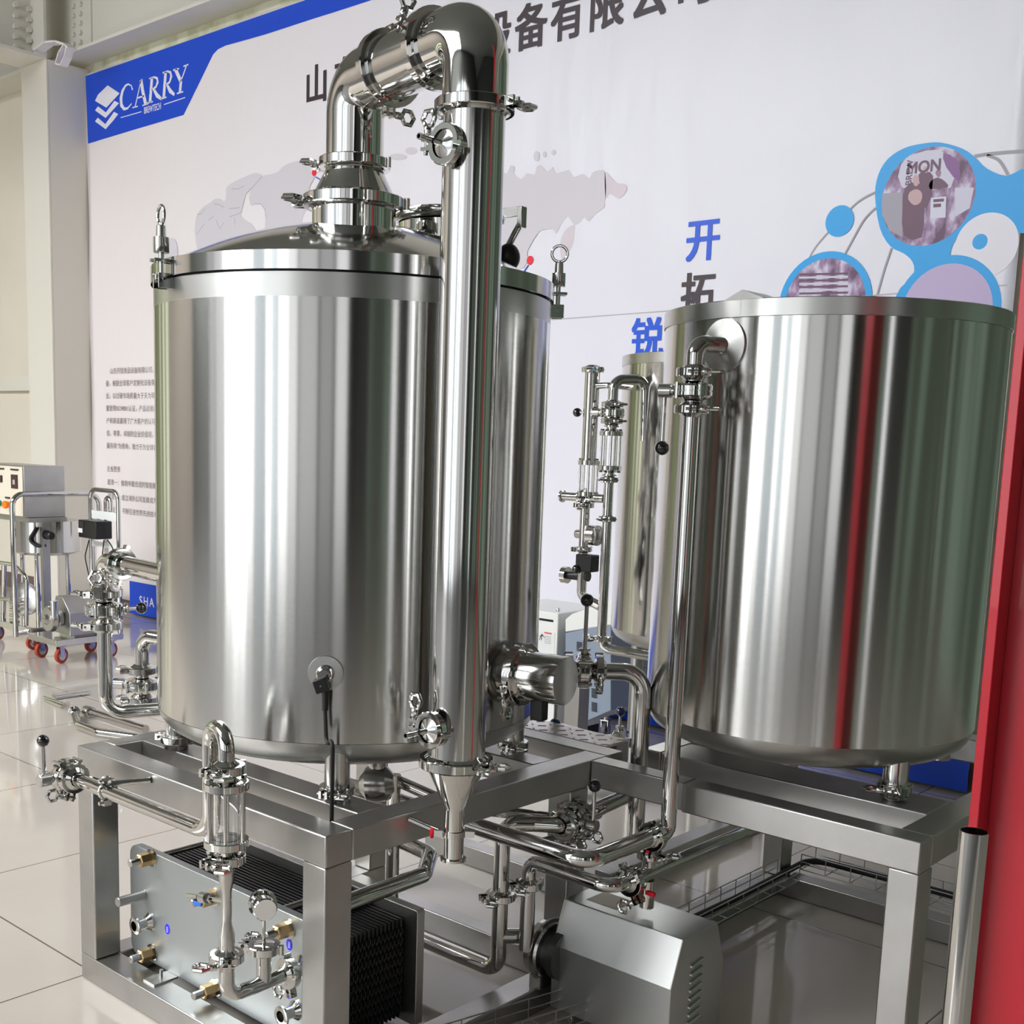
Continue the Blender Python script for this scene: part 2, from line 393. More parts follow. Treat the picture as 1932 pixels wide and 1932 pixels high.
# strip of old wall left free between banner and girder
struct(MB().box((cx1 + 0.01, RY1 - 0.02, 4.78), (6.5, RY1 - 0.001, zb - 0.001)).build('trim_1', mat('mossy_plaster', (0.50, 0.51, 0.33), 0.8, var=((6, 6, 6), (0.72, 0.72, 0.56), 0.35, 0.6)), smooth=False))
struct(MB().box((RX0, RY1 - 0.06, 2.05), (cx0 - 0.02, RY1 - 0.001, 2.19)).build('trim_2', STEELP, smooth=False))
struct(MB().box((RX0, RY1 - 0.012, 0), (RX1, RY1 - 0.001, 0.16)).build('baseboard_back', mat('brown_skirting', (0.16, 0.11, 0.09), 0.4), smooth=False))
# white strap tied round the girder end
T = thing('fabric_strap', (cx1 + 0.0, 5.5, 4.9), 'white fabric strap looped over the girder at the top left', 'strap')
STR = mat('white_webbing', (0.80, 0.76, 0.76), 0.6)
g = MB(); pts = [ony(x, y, 5.50) for x, y in ((72, 96), (92, 82), (112, 80), (130, 86), (136, 92))]
for a, c in zip(pts, pts[1:]): g.obox((a + c) / 2, (c - a) * 0.53, (0, 0.045, 0), (0, 0, 0.008))
g.build('strap_band', STR, T)
g = MB(); pts = [ony(x, y, 5.50) for x, y in ((128, 84), (117, 100), (111, 122), (120, 124), (128, 108), (132, 88))]
for a, c in zip(pts, pts[1:]): g.obox((a + c) / 2, (c - a) * 0.53, (0, 0.035, 0), (c - a).cross(V((0, 1, 0))).normalized() * 0.006)
g.build('strap_loop', STR, T)
# ------------------------------------------------------------------ printed wall banner
def banner_mat():
    m = mat('banner_vinyl', (0.80, 0.785, 0.86), 0.36, bump=((3.5, 3.5, 0.9), 0.8, 0.035))
    nt = m.node_tree; b = nt.nodes['Principled BSDF']
    tc = nt.nodes.new('ShaderNodeTexCoord'); sp = nt.nodes.new('ShaderNodeSeparateXYZ'); r = nt.nodes.new('ShaderNodeMapRange')
    r.inputs[1].default_value = -9.5; r.inputs[2].default_value = -5.0
    mx = nt.nodes.new('ShaderNodeMix'); mx.data_type = 'RGBA'; mx.inputs[6].default_value = (0.82, 0.765, 0.765, 1); mx.inputs[7].default_value = (0.80, 0.79, 0.87, 1)
    nt.links.new(tc.outputs['Object'], sp.inputs[0]); nt.links.new(sp.outputs[0], r.inputs[0]); nt.links.new(r.outputs[0], mx.inputs[0]); nt.links.new(mx.outputs[2], b.inputs['Base Color'])
    return m
BY = BANY
bx0, bx1 = wallpt(162, 200).x, wallpt(1919, 500).x
bz0, bz1 = 0.13, 4.83
# gently rippled sheet
g = MB(); nx, nz = 120, 40
for j in range(nz + 1):
    for i in range(nx + 1):
        x = bx0 + (bx1 - bx0) * i / nx; z = bz0 + (bz1 - bz0) * j / nz
        e = 0.0012 * math.sin(x * 5.1 + z * 0.9) + 0.0008 * math.sin(x * 11.3 - z * 1.7)
        g.v.append(V((x + (0.012 * math.sin(z * 4) if i == 0 else 0), BY + 0.0045 + e, z + (0.01 * math.sin(x * 3) if j == nz else 0))))
for j in range(nz):
    for i in range(nx):
        a = j * (nx + 1) + i; g.f.append((a, a + 1, a + nx + 2, a + nx + 1))
BAN = g.build('wall_banner', banner_mat(), None, angle=80)
so = BAN.modifiers.new('thick', 'SOLIDIFY'); so.thickness = 0.002; so.offset = 1
tag(BAN, 'huge pale printed banner with blue corner logo and world map covering the back wall', 'banner')
def flat(name, poly, m, off=0.0, par=None, th=0.0006):
    g = MB().prism([V((p.x, BY - 0.0002 - off * 0.12, p.z)) for p in poly], (0, th, 0))
    return g.build(name, m, par or BAN, smooth=False)
def pix(pts, sc_=1.0, ox=0, oy=0): return [wallpt(ox + x / sc_, oy + y / sc_) for x, y in pts]
def smooth_poly(P, k=3):
    out = []; n = len(P)
    for i in range(n):
        p0, p1, p2, p3 = P[i - 1], P[i], P[(i + 1) % n], P[(i + 2) % n]
        for j in range(k):
            t = j / k
            out.append(0.5 * ((2 * p1) + (p2 - p0) * t + (2 * p0 - 5 * p1 + 4 * p2 - p3) * t * t + (3 * p1 - p0 - 3 * p2 + p3) * t ** 3))
    return out
def circ(cx, cz, r, n=48, a0=0, a1=2 * PI):
    return [V((cx + r * math.cos(a0 + (a1 - a0) * i / n), 0, cz + r * math.sin(a0 + (a1 - a0) * i / n))) for i in range(n)]
def ribbon(name, P, wds, m, off=0.0, par=None):
    g = MB(); n = len(P)
    if not isinstance(wds, (list, tuple)): wds = [wds] * n
    L, R_ = [], []
    for i, p in enumerate(P):
        d = (P[min(i + 1, n - 1)] - P[max(i - 1, 0)]); d = V((d.x, 0, d.z)).normalized(); nn = V((-d.z, 0, d.x)) * wds[i] / 2
        L.append(V((p.x, BY - 0.0002 - off * 0.12, p.z)) + nn); R_.append(V((p.x, BY - 0.0002 - off * 0.12, p.z)) - nn)
    for i in range(n - 1):
        g.prism([L[i], L[i + 1], R_[i + 1], R_[i]], (0, 0.0006, 0))
    return g.build(name, m, par or BAN, smooth=False)
def soft(P, k=5):
    out = []; n = len(P)
    for i in range(n - 1):
        p0, p1, p2, p3 = P[max(i - 1, 0)], P[i], P[i + 1], P[min(i + 2, n - 1)]
        for j in range(k):
            t = j / k; out.append(0.5 * ((2 * p1) + (p2 - p0) * t + (2 * p0 - 5 * p1 + 4 * p2 - p3) * t * t + (3 * p1 - p0 - 3 * p2 + p3) * t ** 3))
    return out + [P[-1]]
def soft_pix(a): return soft(pix(a))
def text(name, body, cx, cz, size, m, off=0.001, sx=1.0, bold=0.0, shear=0.0, rot=0.0, par=None, left=False, plane=None, loc=None, spacing=1.0, line=1.0):
    c = bpy.data.curves.new('txt', 'FONT'); c.body = body; c.size = 1.0; c.shear = shear; c.fill_mode = 'FRONT'
    c.space_character = spacing; c.space_line = line; c.resolution_u = 4
    o = bpy.data.objects.new('txt', c); C.objects.link(o); bpy.context.view_layer.update()
    me = bpy.data.meshes.new_from_object(o.evaluated_get(bpy.context.evaluated_depsgraph_get()))
    bpy.data.objects.remove(o); bpy.data.curves.remove(c)
    xs = [v.co.x for v in me.vertices]; ys = [v.co.y for v in me.vertices]
    mx_ = min(xs) if left else (min(xs) + max(xs)) / 2; my = (min(ys) + max(ys)) / 2
    cr, sr = math.cos(rot), math.sin(rot)
    for v in me.vertices:
        a, b_ = (v.co.x - mx_) * size * sx, (v.co.y - my) * size
        a, b_ = a * cr - b_ * sr, a * sr + b_ * cr
        if plane is None: v.co = (cx + a, BY - 0.0006 - off * 0.12, cz + b_)
        else: v.co = V(loc) + plane[0] * a + plane[1] * b_
    if bold and plane is None:      # heavier strokes: the same glyphs laid five times, a hair apart
        k = bold * size * 1.15; vs = [tuple(v.co) for v in me.vertices]; fs = [tuple(p_.vertices) for p_ in me.polygons]; n = len(vs)
        VS, FS = [], []
        for j, (ox, oz) in enumerate(((0, 0), (k, k * .7), (-k, k * .7), (k, -k * .7), (-k, -k * .7))):
            VS += [(x + ox, y - 0.00012 * j, z + oz) for x, y, z in vs]; FS += [tuple(i + n * j for i in f) for f in fs]
        me = bpy.data.meshes.new(name); me.from_pydata(VS, [], FS)
    me.materials.clear(); me.materials.append(m)
    q = bpy.data.objects.new(name, me); C.objects.link(q); q.parent = par or BAN
    if q.parent.type == 'EMPTY' or q.parent.location.length > 0: q.matrix_parent_inverse = Matrix.Translation(q.parent.location).inverted()
    return q
NAVY = ink('royal_blue', (0.003, 0.065, 0.62)); DARK = ink('dark_plum', (0.045, 0.030, 0.038)); BLU = ink('letter_blue', (0.01, 0.10, 0.72))
CYAN = ink('sky_blue', (0.0, 0.36, 0.83)); MAPG = ink('map_grey', (0.65, 0.62, 0.67)); MAPP = ink('map_pink', (0.68, 0.60, 0.66)); WHT = ink('white', (0.80, 0.78, 0.86))
LINEG = ink('line_grey', (0.33, 0.32, 0.36)); REDI = ink('red', (0.85, 0.02, 0.05)); LINED = ink('map_line', (0.50, 0.46, 0.52)); TXT = ink('text_grey', (0.22, 0.17, 0.18))
# blue corner flag
P = [V((bx0 + 0.005, 0, bz1 - 0.01)), V((1.0 + wallpt(1900, -360).x * 0 + bx1 - 1.0, 0, bz1 - 0.01)), V((bx1, 0, bz1 - 0.17))] + pix([(500, 61), (425, 86), (411, 93), (402, 103), (346, 217), (335, 220), (166, 271)])
P[3].z = bz1 - 0.155
lab(flat('blue_corner_print', P, NAVY, 0.0), 'royal blue corner flag running on as a top stripe')
# stacked diamonds
for pts in ([(785, 622), (872, 680), (775, 785), (693, 735), (715, 690)], [(693, 805), (715, 775), (772, 820), (835, 735), (868, 752), (770, 860)], [(693, 885), (713, 858), (768, 905), (832, 815), (862, 832), (825, 880), (770, 942)]):
    lab(flat('diamond_emblem', pix(pts, 3.864), WHT, 0.003), 'white diamond of the layered emblem')
u = 0.0118
def stroke(pts, wd): return ribbon('serif_letter', pix(pts, 3.864), [x * 0.00105 for x in wd] if isinstance(wd, list) else wd * 0.00105, WHT, 0.003)
def letter(strokes):
    g = MB()
    for pts, wd in strokes:
        P = pix(pts, 3.864); n = len(P); wd = wd if isinstance(wd, list) else [wd] * n
        L, R_ = [], []
        for i, p in enumerate(P):
            d = (P[min(i + 1, n - 1)] - P[max(i - 1, 0)]); d = V((d.x, 0, d.z)).normalized(); nn = V((-d.z, 0, d.x)) * wd[i] * 0.00085
            L.append(V((p.x, BY - 0.0008, p.z)) + nn); R_.append(V((p.x, BY - 0.0008, p.z)) - nn)
        for i in range(n - 1): g.prism([L[i], L[i + 1], R_[i + 1], R_[i]], (0, 0.0006, 0))
    g.build('serif_letter', WHT, BAN, smooth=False)
letter([([(966, 655), (958, 625), (935, 613), (915, 625), (893, 665), (882, 715), (885, 765), (905, 795), (930, 790), (960, 755)], [12, 6, 8, 12, 20, 26, 24, 16, 10, 5])])
letter([([(1030, 580), (985, 780)], 8), ([(1028, 580), (1040, 660), (1062, 758)], 24), ([(1000, 715), (1050, 700)], 8), ([(966, 785), (1005, 775)], 6), ([(1038, 770), (1082, 756)], 6)])
letter([([(1108, 568), (1094, 745)], 22), ([(1088, 574), (1125, 562), (1146, 572), (1150, 600), (1136, 635), (1104, 655)], [7, 9, 14, 18, 12, 7]), ([(1120, 650), (1145, 695), (1178, 722)], [14, 22, 14]), ([(1072, 752), (1115, 740)], 7)])
letter([([(1208, 524), (1194, 712)], 22), ([(1186, 532), (1222, 520), (1243, 528), (1249, 558), (1236, 600), (1204, 622)], [7, 9, 14, 18, 12, 7]), ([(1218, 618), (1240, 662), (1272, 690)], [14, 22, 14]), ([(1172, 722), (1214, 708)], 7)])
letter([([(1280, 506), (1318, 592)], 22), ([(1362, 474), (1318, 594)], 8), ([(1320, 590), (1312, 672)], 20), ([(1262, 512), (1306, 500)], 7), ([(1338, 484), (1374, 470)], 7), ([(1290, 682), (1336, 668)], 7)])
ribbon('logo_rule', pix([(880, 858), (1032, 814)], 3.864), 0.007, WHT, 0.003); ribbon('logo_rule', pix([(1196, 762), (1350, 711)], 3.864), 0.007, WHT, 0.003)
q = wallpt(1112 / 3.864, 789 / 3.864)
text('logo_caption', 'BREWTECH', q.x, q.z, 0.075, WHT, 0.002, sx=0.66, bold=0.01)
# headline
for ch, x in (('山', -7.123), ('东', -6.80), ('设', -5.375), ('备', -5.083), ('有', -4.80), ('限', -4.502), ('公', -4.206), ('司', -3.915)):
    text('headline_character', ch, x, 4.220, 0.285, DARK, 0.001, sx=0.93, bold=0.022)
q = wallpt(1326, 454); text('slogan_character', '开', q.x, q.z, 0.245, BLU, 0.001, sx=0.93, bold=0.022)
text('slogan_character', '拓', q.x - 0.015, q.z - 0.287, 0.245, DARK, 0.001, sx=0.93, bold=0.022)
q = wallpt(1221, 634); text('slogan_character', '锐', q.x, q.z - 0.01, 0.245, BLU, 0.001, sx=0.93, bold=0.022)
# paragraph
for i, s in enumerate(('    山东开锐食品设备有限公司，配套啤酒', '备，根据全球客户定制化设备需求，以国际标', '业，以过硬市场质量大于天为导向，建立健全了', '量管理ISO9001认证，产品远销海外五十多个国', '户和渠道赢得了广大客户的认可与好评，并得到', '信，尊重，卓越的企业价值观，以成为“最具', '服务商”为使命，致力于为全球客户提供个性')):
    q = wallpt(208 if i == 0 else 199 + i * 0.4, 700 + i * 23.4)
    text('paragraph_line', s.strip(), q.x, q.z, 0.058, TXT, 0.001, left=True)
for s, x, y in (('企业愿景', 202, 884), ('愿景一：做用中最合适的智能酿设备供应商', 203, 909), ('愿景二：成立海外公司发展成为市场领先', 204, 936), ('愿景三：不断引进世界先进技术，打造酿酒品', 205, 961)):
    q = wallpt(x, y); text('paragraph_line', s, q.x, q.z, 0.058, TXT, 0.001, left=True)
# world map
def mp(name, pts, s, ox, oy, m, off=0.0, k=3): return flat(name, smooth_poly(pix(pts, s, ox, oy), k), m, off)
lab(mp('map_print', [(330, 930), (328, 850), (335, 795), (350, 740), (400, 680), (470, 635), (510, 605), (560, 605), (600, 625), (612, 560), (615, 500), (690, 445), (790, 400), (880, 368), (940, 392), (905, 440), (850, 500), (795, 560), (770, 630), (745, 740), (775, 790), (865, 860), (860, 1000), (400, 1100)], 4.83, 300, 250, MAPG), 'grey continent of the printed world map')
mp('map_print', [(945, 400), (1000, 385), (1080, 360), (1130, 310), (1200, 275), (1290, 260), (1365, 290), (1385, 350), (1425, 395), (1395, 450), (1370, 500), (1370, 600), (1345, 700), (1300, 800), (1290, 1000), (985, 1000), (975, 740), (950, 670), (890, 648), (840, 668), (820, 580), (850, 500)], 4.83, 300, 250, MAPG)
mp('map_print', [(0, 1060), (40, 985), (140, 970), (170, 1100), (130, 1300), (0, 1250)], 4.83, 300, 250, MAPG)
mp('map_print', [(-300, 700), (-150, 760), (0, 740), (100, 800), (140, 700), (200, 720), (180, 790), (270, 860), (340, 790), (430, 810), (450, 720), (500, 700), (575, 775), (640, 720), (680, 795), (830, 750), (885, 835), (1000, 795), (1070, 850), (1110, 780), (1200, 755), (1260, 790), (1265, 1075), (1245, 1105), (1250, 1190), (1140, 1270), (1065, 1360), (1010, 1310), (970, 1360), (900, 1400), (850, 1340), (815, 1300), (740, 1390), (680, 1500), (640, 1445), (520, 1460), (470, 1490), (340, 1710), (300, 1900), (-300, 1900)], 6.232, 940, 200, MAPG, k=2)
mp('map_print', [(1255, 790), (1300, 810), (1400, 910), (1480, 915), (1512, 985), (1425, 1088), (1310, 1030), (1262, 1078)], 6.232, 940, 200, MAPP)
mp('map_print', [(895, 1395), (895, 1480), (870, 1640), (765, 1825), (728, 1700), (740, 1560), (800, 1450)], 6.232, 940, 200, MAPP)
for cx_, cy_, rx, ry in ((450, 590, 35, 60), (545, 570, 20, 35), (650, 545, 25, 30)):
    mp('map_print', [(cx_ + rx * math.cos(a), cy_ + ry * math.sin(a)) for a in [i * PI / 4 for i in range(8)]], 6.232, 940, 200, MAPG)
for cx_, cy_, rx, ry in ((880, 1040, 60, 22), (970, 1000, 40, 25)):
    mp('map_print', [(cx_ + rx * math.cos(a), cy_ + ry * math.sin(a)) for a in [i * PI / 4 for i in range(8)]], 3.513, 500, 0, MAPG)
for pts in ([(660, 512), (720, 515), (775, 485)], [(640, 695), (690, 690), (735, 685)], [(350, 750), (390, 735), (415, 695)], [(340, 930), (370, 890), (415, 830)], [(500, 650), (540, 655), (590, 680)], [(520, 800), (555, 880), (590, 820)],
            [(450, 800), (500, 760)], [(690, 840), (690, 780)], [(870, 650), (930, 650), (965, 700), (975, 780)], [(1425, 395), (1370, 500), (1380, 560), (1350, 680)], [(940, 400), (850, 500), (790, 560), (750, 730), (640, 770)]):
    ribbon('map_line', pix(pts, 4.83, 300, 250), 0.008, LINED, 0.002)
for px_, py_, x2, y2 in ((593, 325, 622, 349), (1000, 491, 989, 512)):
    q = wallpt(px_, py_); flat('map_pin', circ(q.x, q.z, 0.027), REDI, 0.004)
    ribbon('map_line', [wallpt(px_ + (3 if x2 > px_ else -3), py_ + 9), wallpt(x2, y2)], 0.008, NAVY, 0.003)
# seam in the vinyl
ribbon('vinyl_seam', [wallpt(1040, 603.2), wallpt(1262, 586.4), wallpt(1900, 538)], 0.006, LINED, 0.0)
# bubble graphic with round photographs
def photo(cx_, cz_, r, clip=None):
    m = ink('photo_%d' % int(r * 1000), (0.45, 0.38, 0.52), 0.4)
    nt = m.node_tree; bb = nt.nodes['Principled BSDF']; tc = nt.nodes.new('ShaderNodeTexCoord'); mpp = nt.nodes.new('ShaderNodeMapping'); mpp.inputs['Scale'].default_value = (16, 1, 9)
    n = nt.nodes.new('ShaderNodeTexNoise'); n.inputs['Scale'].default_value = 1; n.inputs['Detail'].default_value = 4
    cr = nt.nodes.new('ShaderNodeValToRGB'); e = cr.color_ramp.elements; e[0].position = 0.36; e[0].color = (0.10, 0.04, 0.10, 1); e[1].position = 0.62; e[1].color = (0.62, 0.58, 0.72, 1)
    k = cr.color_ramp.elements.new(0.5); k.color = (0.33, 0.20, 0.36, 1)
    for a_, b_ in ((tc.outputs['Object'], mpp.inputs[0]), (mpp.outputs[0], n.inputs[0]), (n.outputs[0], cr.inputs[0]), (cr.outputs[0], bb.inputs['Base Color'])): nt.links.new(a_, b_)
    return lab(flat('round_photo', circ(cx_, cz_, r), m, 0.006), 'round purple tinted photograph')
def bub(pts, m, off, k=3): return flat('bubble_print', smooth_poly(pix(pts), k), m, off)
lab(bub([(1651, 370), (1657, 330), (1675, 300), (1705, 280), (1740, 271), (1775, 269), (1815, 280), (1840, 297), (1862, 318), (1900, 332), (1940, 322), (1960, 420), (1925, 440), (1905, 420), (1880, 415), (1840, 425), (1805, 450), (1793, 480), (1803, 500), (1840, 515), (1865, 540), (1870, 575), (1780, 640), (1700, 640), (1690, 560), (1722, 520), (1722, 495), (1705, 478), (1680, 465), (1660, 430)], CYAN, 0.002), 'sky blue bubble shape round the photographs')
q = wallpt(1750, 371); photo(q.x, q.z, 0.232)
ribbon('arc_line', soft_pix([(1520, 502), (1540, 465), (1584, 416), (1620, 380), (1655, 361)]), 0.010, LINEG, 0.0005)
ribbon('arc_line', soft_pix([(1585, 496), (1610, 450), (1630, 415), (1652, 392)]), 0.010, LINEG, 0.0005)
ribbon('arc_line', soft_pix([(1655, 556), (1668, 510), (1682, 468)]), 0.010, LINEG, 0.0005)
ribbon('arc_line', soft_pix([(1838, 295), (1870, 290), (1932, 285)]), 0.016, LINEG, 0.0005)
ribbon('arc_line', soft_pix([(1862, 293), (1885, 303), (1902, 330)]), 0.014, LINEG, 0.0005)
q = wallpt(1584, 417); flat('bubble_print', circ(q.x, q.z, 0.078), CYAN, 0.002)
q = wallpt(1849, 456); flat('bubble_print', circ(q.x, q.z, 0.036), CYAN, 0.004)
flat('bubble_print', circ(q.x + 0.03, q.z - 0.02, 0.150), WHT, 0.003)
q = wallpt(1555, 572); flat('bubble_print', circ(q.x, q.z, 0.262), CYAN, 0.003); photo(q.x, q.z, 0.226)
q = wallpt(1785, 586); flat('bubble_print', circ(q.x, q.z, 0.262), CYAN, 0.004)
lab(flat('round_photo', circ(q.x, q.z, 0.222), ink('photo_pale', (0.52, 0.42, 0.66)), 0.007), 'pale violet round photograph')
# what the upper photograph shows: lettering, people in dark clothes, a tank and a panel
def pz(pts, m, off=0.010, k=2): return flat('photo_figure', smooth_poly(pix(pts, 3.632, 1400, 200), k) if k > 1 else pix(pts, 3.632, 1400, 200), m, off)
PD = ink('photo_dark', (0.13, 0.05, 0.10)); PM = ink('photo_mid', (0.30, 0.17, 0.24)); PF = ink('photo_skin', (0.55, 0.36, 0.38)); PLt = ink('photo_light', (0.62, 0.60, 0.74)); PG = ink('photo_grey', (0.35, 0.33, 0.40))
pz([(1090, 400), (1180, 330), (1340, 300), (1440, 380), (1430, 560), (1100, 560)], PLt, 0.008)
pz([(960, 600), (1100, 590), (1100, 900), (1010, 850), (960, 740)], PG, 0.009, 1)
pz([(1120, 560), (1190, 520), (1245, 570), (1250, 700), (1230, 900), (1110, 890), (1100, 700)], PD)
pz([(1170, 500), (1190, 470), (1215, 495), (1205, 545), (1180, 545)], PF, 0.012)
pz([(1150, 590), (1200, 570), (1235, 600), (1225, 660), (1180, 680), (1140, 640)], PF, 0.012)
pz([(1210, 470), (1260, 450), (1310, 480), (1290, 640), (1250, 700), (1225, 560)], PD, 0.011)
pz([(1240, 430), (1258, 412), (1275, 435), (1262, 462)], PF, 0.012)
pz([(1290, 520), (1340, 490), (1395, 520), (1410, 560), (1290, 570)], PD, 0.011)
pz([(1325, 460), (1345, 432), (1366, 455), (1350, 492)], PM, 0.012)
pz([(1380, 320), (1480, 380), (1490, 520), (1400, 420)], ink('photo_violet', (0.22, 0.08, 0.27)), 0.010)
pz([(1295, 630), (1400, 620), (1395, 765), (1290, 770)], ink('photo_panel', (0.66, 0.66, 0.78)), 0.012, 1)
pz([(1312, 640), (1385, 634), (1384, 655), (1312, 660)], PD, 0.014, 1); pz([(1312, 672), (1365, 668), (1364, 692), (1312, 696)], PD, 0.014, 1)
pz([(1460, 560), (1590, 560), (1560, 700), (1460, 760)], PLt, 0.009, 1)
q = wallpt(1400 + 1247 / 3.632, 200 + 415 / 3.632); text('photo_lettering', 'MON', q.x, q.z, 0.078, PD, 0.014, sx=0.93, bold=0.022)
q = wallpt(1400 + 1148 / 3.632, 200 + 455 / 3.632); text('photo_lettering', 'BREW', q.x, q.z, 0.045, PD, 0.014, rot=PI / 2, bold=0.01)
for i in range(7):
    ribbon('photo_slat', pix([(1508, 518 + i * 6), (1600, 516 + i * 6)]), 0.010, PLt if i % 2 else PD, 0.010)
# foot of the banner: blue band with lettering
zb0, zb1 = 0.13, 0.37
z0_, z1_ = wallpt(290, 1166).z, wallpt(290, 1104).z
lab(flat('blue_foot_print', [V((bx0 + 0.62, 0, z0_)), V((bx1, 0, z0_)), V((bx1, 0, z1_)), V((bx0 + 0.62, 0, z1_))], NAVY, 0.0), 'royal blue band along the foot')
q = wallpt(277, 1135); text('foot_lettering', 'SHA', q.x, q.z, 0.115, WHT, 0.001, bold=0.01, spacing=1.25)
for ch, px_, py_ in (('设', 1152, 1322), ('备', 1177, 1320), ('有', 1202, 1330)):
    q = wallpt(px_, py_); text('foot_lettering', ch, q.x, (z0_ + z1_) / 2, 0.17, WHT, 0.001, bold=0.015)
# ------------------------------------------------------------------ skids (steel frames)
ZT = 0.7336
FX0, FX1, FY0 = -3.206, -2.067, 1.772
BW, BH = 0.085, 0.080
def beam(b, a, c, h=BH): b.box(a, c)
T = thing('steel_skid', (FX0, FY0, 0), 'brushed steel box section skid under the tall kettle, on the left', 'frame')
def fpart(n, a, c, m=SAT, bv=0.004): return MB().box(a, c).build(n, m, T, bevel=bv)
z1, z0 = ZT, ZT - BH
fpart('top_beam', (FX0, FY0, z0), (FX1, FY0 + BW, z1))
fpart('top_beam', (FX1 - BW, FY0 + BW + .0005, z0), (FX1, 2.89, z1))
fpart('top_beam', (FX0, FY0 + BW + .0005, z0), (FX0 + .07, 2.89, z1))
fpart('top_beam', (FX0 + .0705, 1.949, z0), (FX1 - BW - .0005, 2.041, z1))
fpart('top_beam', (FX0 + .0705, 2.64, z0), (FX1 - BW - .0005, 2.73, z1))
fpart('top_beam', (FX0, 2.8905, z0), (FX1, 2.975, z1))
for x, y in ((FX0, FY0), (FX1 - BW, FY0), (FX0, 2.89), (FX1 - BW, 2.715)):
    fpart('leg', (x, y, BH + .001), (x + BW, y + BW, z0 - .0005))
fpart('bottom_beam', (FX0, FY0, 0.001), (FX1, FY0 + BW, BH))
fpart('bottom_beam', (FX0, FY0 + BW + .0005, 0.001), (FX0 + BW, 2.975, BH))
fpart('bottom_beam', (FX1 - BW, FY0 + BW + .0005, 0.001), (FX1, 2.889, BH))
fpart('bottom_beam', (FX0 + BW + .0005, 2.78, 0.001), (FX1 - BW - .0005, 2.85, BH))
fpart('bottom_beam', (FX0 + BW + .0005, 2.02, 0.001), (FX1 - BW - .0005, 2.08, BH))
# right skid
SX1, SY0 = -1.057, 2.806
T = thing('steel_skid', (-1.74, SY0, 0), 'brushed steel box section skid under the wide tank on the right', 'frame')
fpart('top_beam', (FX1 + 0.0005, SY0, z0), (-1.742, SY0 + 0.071, z1))
fpart('top_beam', (-1.7415, SY0 - 0.004, z0 - 0.003), (SX1, SY0 + 0.071, z1 + 0.0005))
fpart('top_beam', (SX1 - BW, SY0 + .0715, z0), (SX1, 4.0, z1))
fpart('top_beam', (-1.979, 3.05, z0), (SX1 - BW - .0005, 3.217, z1))
fpart('top_beam', (-2.05, 3.05, z0), (-1.9805, 4.0, z1))
fpart('top_beam', (-2.05, 4.0005, z0), (SX1, 4.085, z1))
fpart('leg', (SX1 - BW + .005, SY0, BH + .001), (SX1, SY0 + BW, z0 - .0035))
fpart('leg', (SX1 - BW, 4.0, BH + .001), (SX1, 4.085, z0 - .001))
q = onz(1440, 1680, 0.08)
fpart('leg', (-2.10, 3.98, BH + .001), (-2.02, 4.06, z0 - .001))
fpart('bottom_beam', (-2.11, 3.0, 0.001), (-2.04, 4.0, BH))
fpart('bottom_beam', (-2.11, 4.0005, 0.001), (SX1, 4.075, BH))
fpart('bottom_beam', (-3.3, 3.36, 0.001), (-2.111, 3.43, BH))
fpart('bottom_beam', (-2.56, 3.531, 0.001), (-2.48, 4.6, BH))
fpart('bottom_beam', (SX1 - BW, SY0 + BW, 0.001), (SX1, 4.0, BH))
# chequer plates of the walkway
def chequer():
    m = mat('chequer_plate', (0.58, 0.55, 0.54), 0.24, 1.0)
    return m
CHQ = chequer()
T = thing('chequer_plate', (-2.4, 3.3, ZT - 0.01), 'raised pattern steel tread plate between the tanks', 'tread plate')
MB().box((-3.15, 2.977, ZT - 0.008), (-2.14, 3.105, ZT + 0.001)).build('plate', CHQ, T)
g = MB()
for i in range(24):
    for j in range(3):
        x = -3.12 + i * 0.042; y = 2.995 + j * 0.044
        a = PI / 4 if (i + j) % 2 else -PI / 4
        e = V((math.cos(a), math.sin(a), 0)); f_ = V((-math.sin(a), math.cos(a), 0))
        g.obox((x, y, ZT + 0.0015), e * 0.014, f_ * 0.0028, (0, 0, 0.0012))
lab(g.build('raised_studs', CHQ, T), 'raised lozenge studs')['kind'] = 'stuff'
MB().box((-3.15, 3.04, z0), (-2.14, 3.105, ZT - 0.009)).build('edge_rail', SAT, T)

# ------------------------------------------------------------------ tall kettle
KX, KY, KR = -2.636, 2.348, 0.559
def kp(az, r=KR, z=0.0): a = math.radians(az); return V((KX + r * math.cos(a), KY + r * math.sin(a), z))
def rad(az): a = math.radians(az); return V((math.cos(a), math.sin(a), 0))
def tang(az): a = math.radians(az); return V((-math.sin(a), math.cos(a), 0))
T = KET = thing('brew_kettle', (KX, KY, ZT), 'tall brushed steel domed kettle on the left skid', 'kettle')
MB().lathe((KX, KY, 0), (0, 0, 1), [(0.893, KR), (2.0, KR)], 160, close=False).build('shell', BR, T)
g = MB().lathe((KX, KY, 0), (0, 0, 1), [(0.80, 0.02), (0.802, 0.30), (0.812, 0.44), (0.825, 0.50), (0.845, 0.535), (0.868, 0.552), (0.892, KR)], 128, close=False)
lab(g.build('dished_bottom', BRM, T, angle=60), 'matt brushed rounded bottom')
lab(MB().lathe((KX, KY, 0), (0, 0, 1), [(2.0, KR), (2.058, KR), (2.058, KR - 0.012)], 128, close=False).build('upper_band', BRM, T), 'matt band under the lid')
MB().lathe((KX, KY, 0), (0, 0, 1), [(2.050, KR - 0.008), (2.066, KR - 0.008)], 128).build('lid_gasket', RUB, T)
LID = MB().lathe((KX, KY, 0), (0, 0, 1), [(2.063, KR + 0.007), (2.108, KR + 0.007), (2.1085, KR + 0.003), (2.10, KR - 0.006)], 160, close=False).build('lid_rim', POLB, T)
prof = [(2.10, KR + 0.003)]
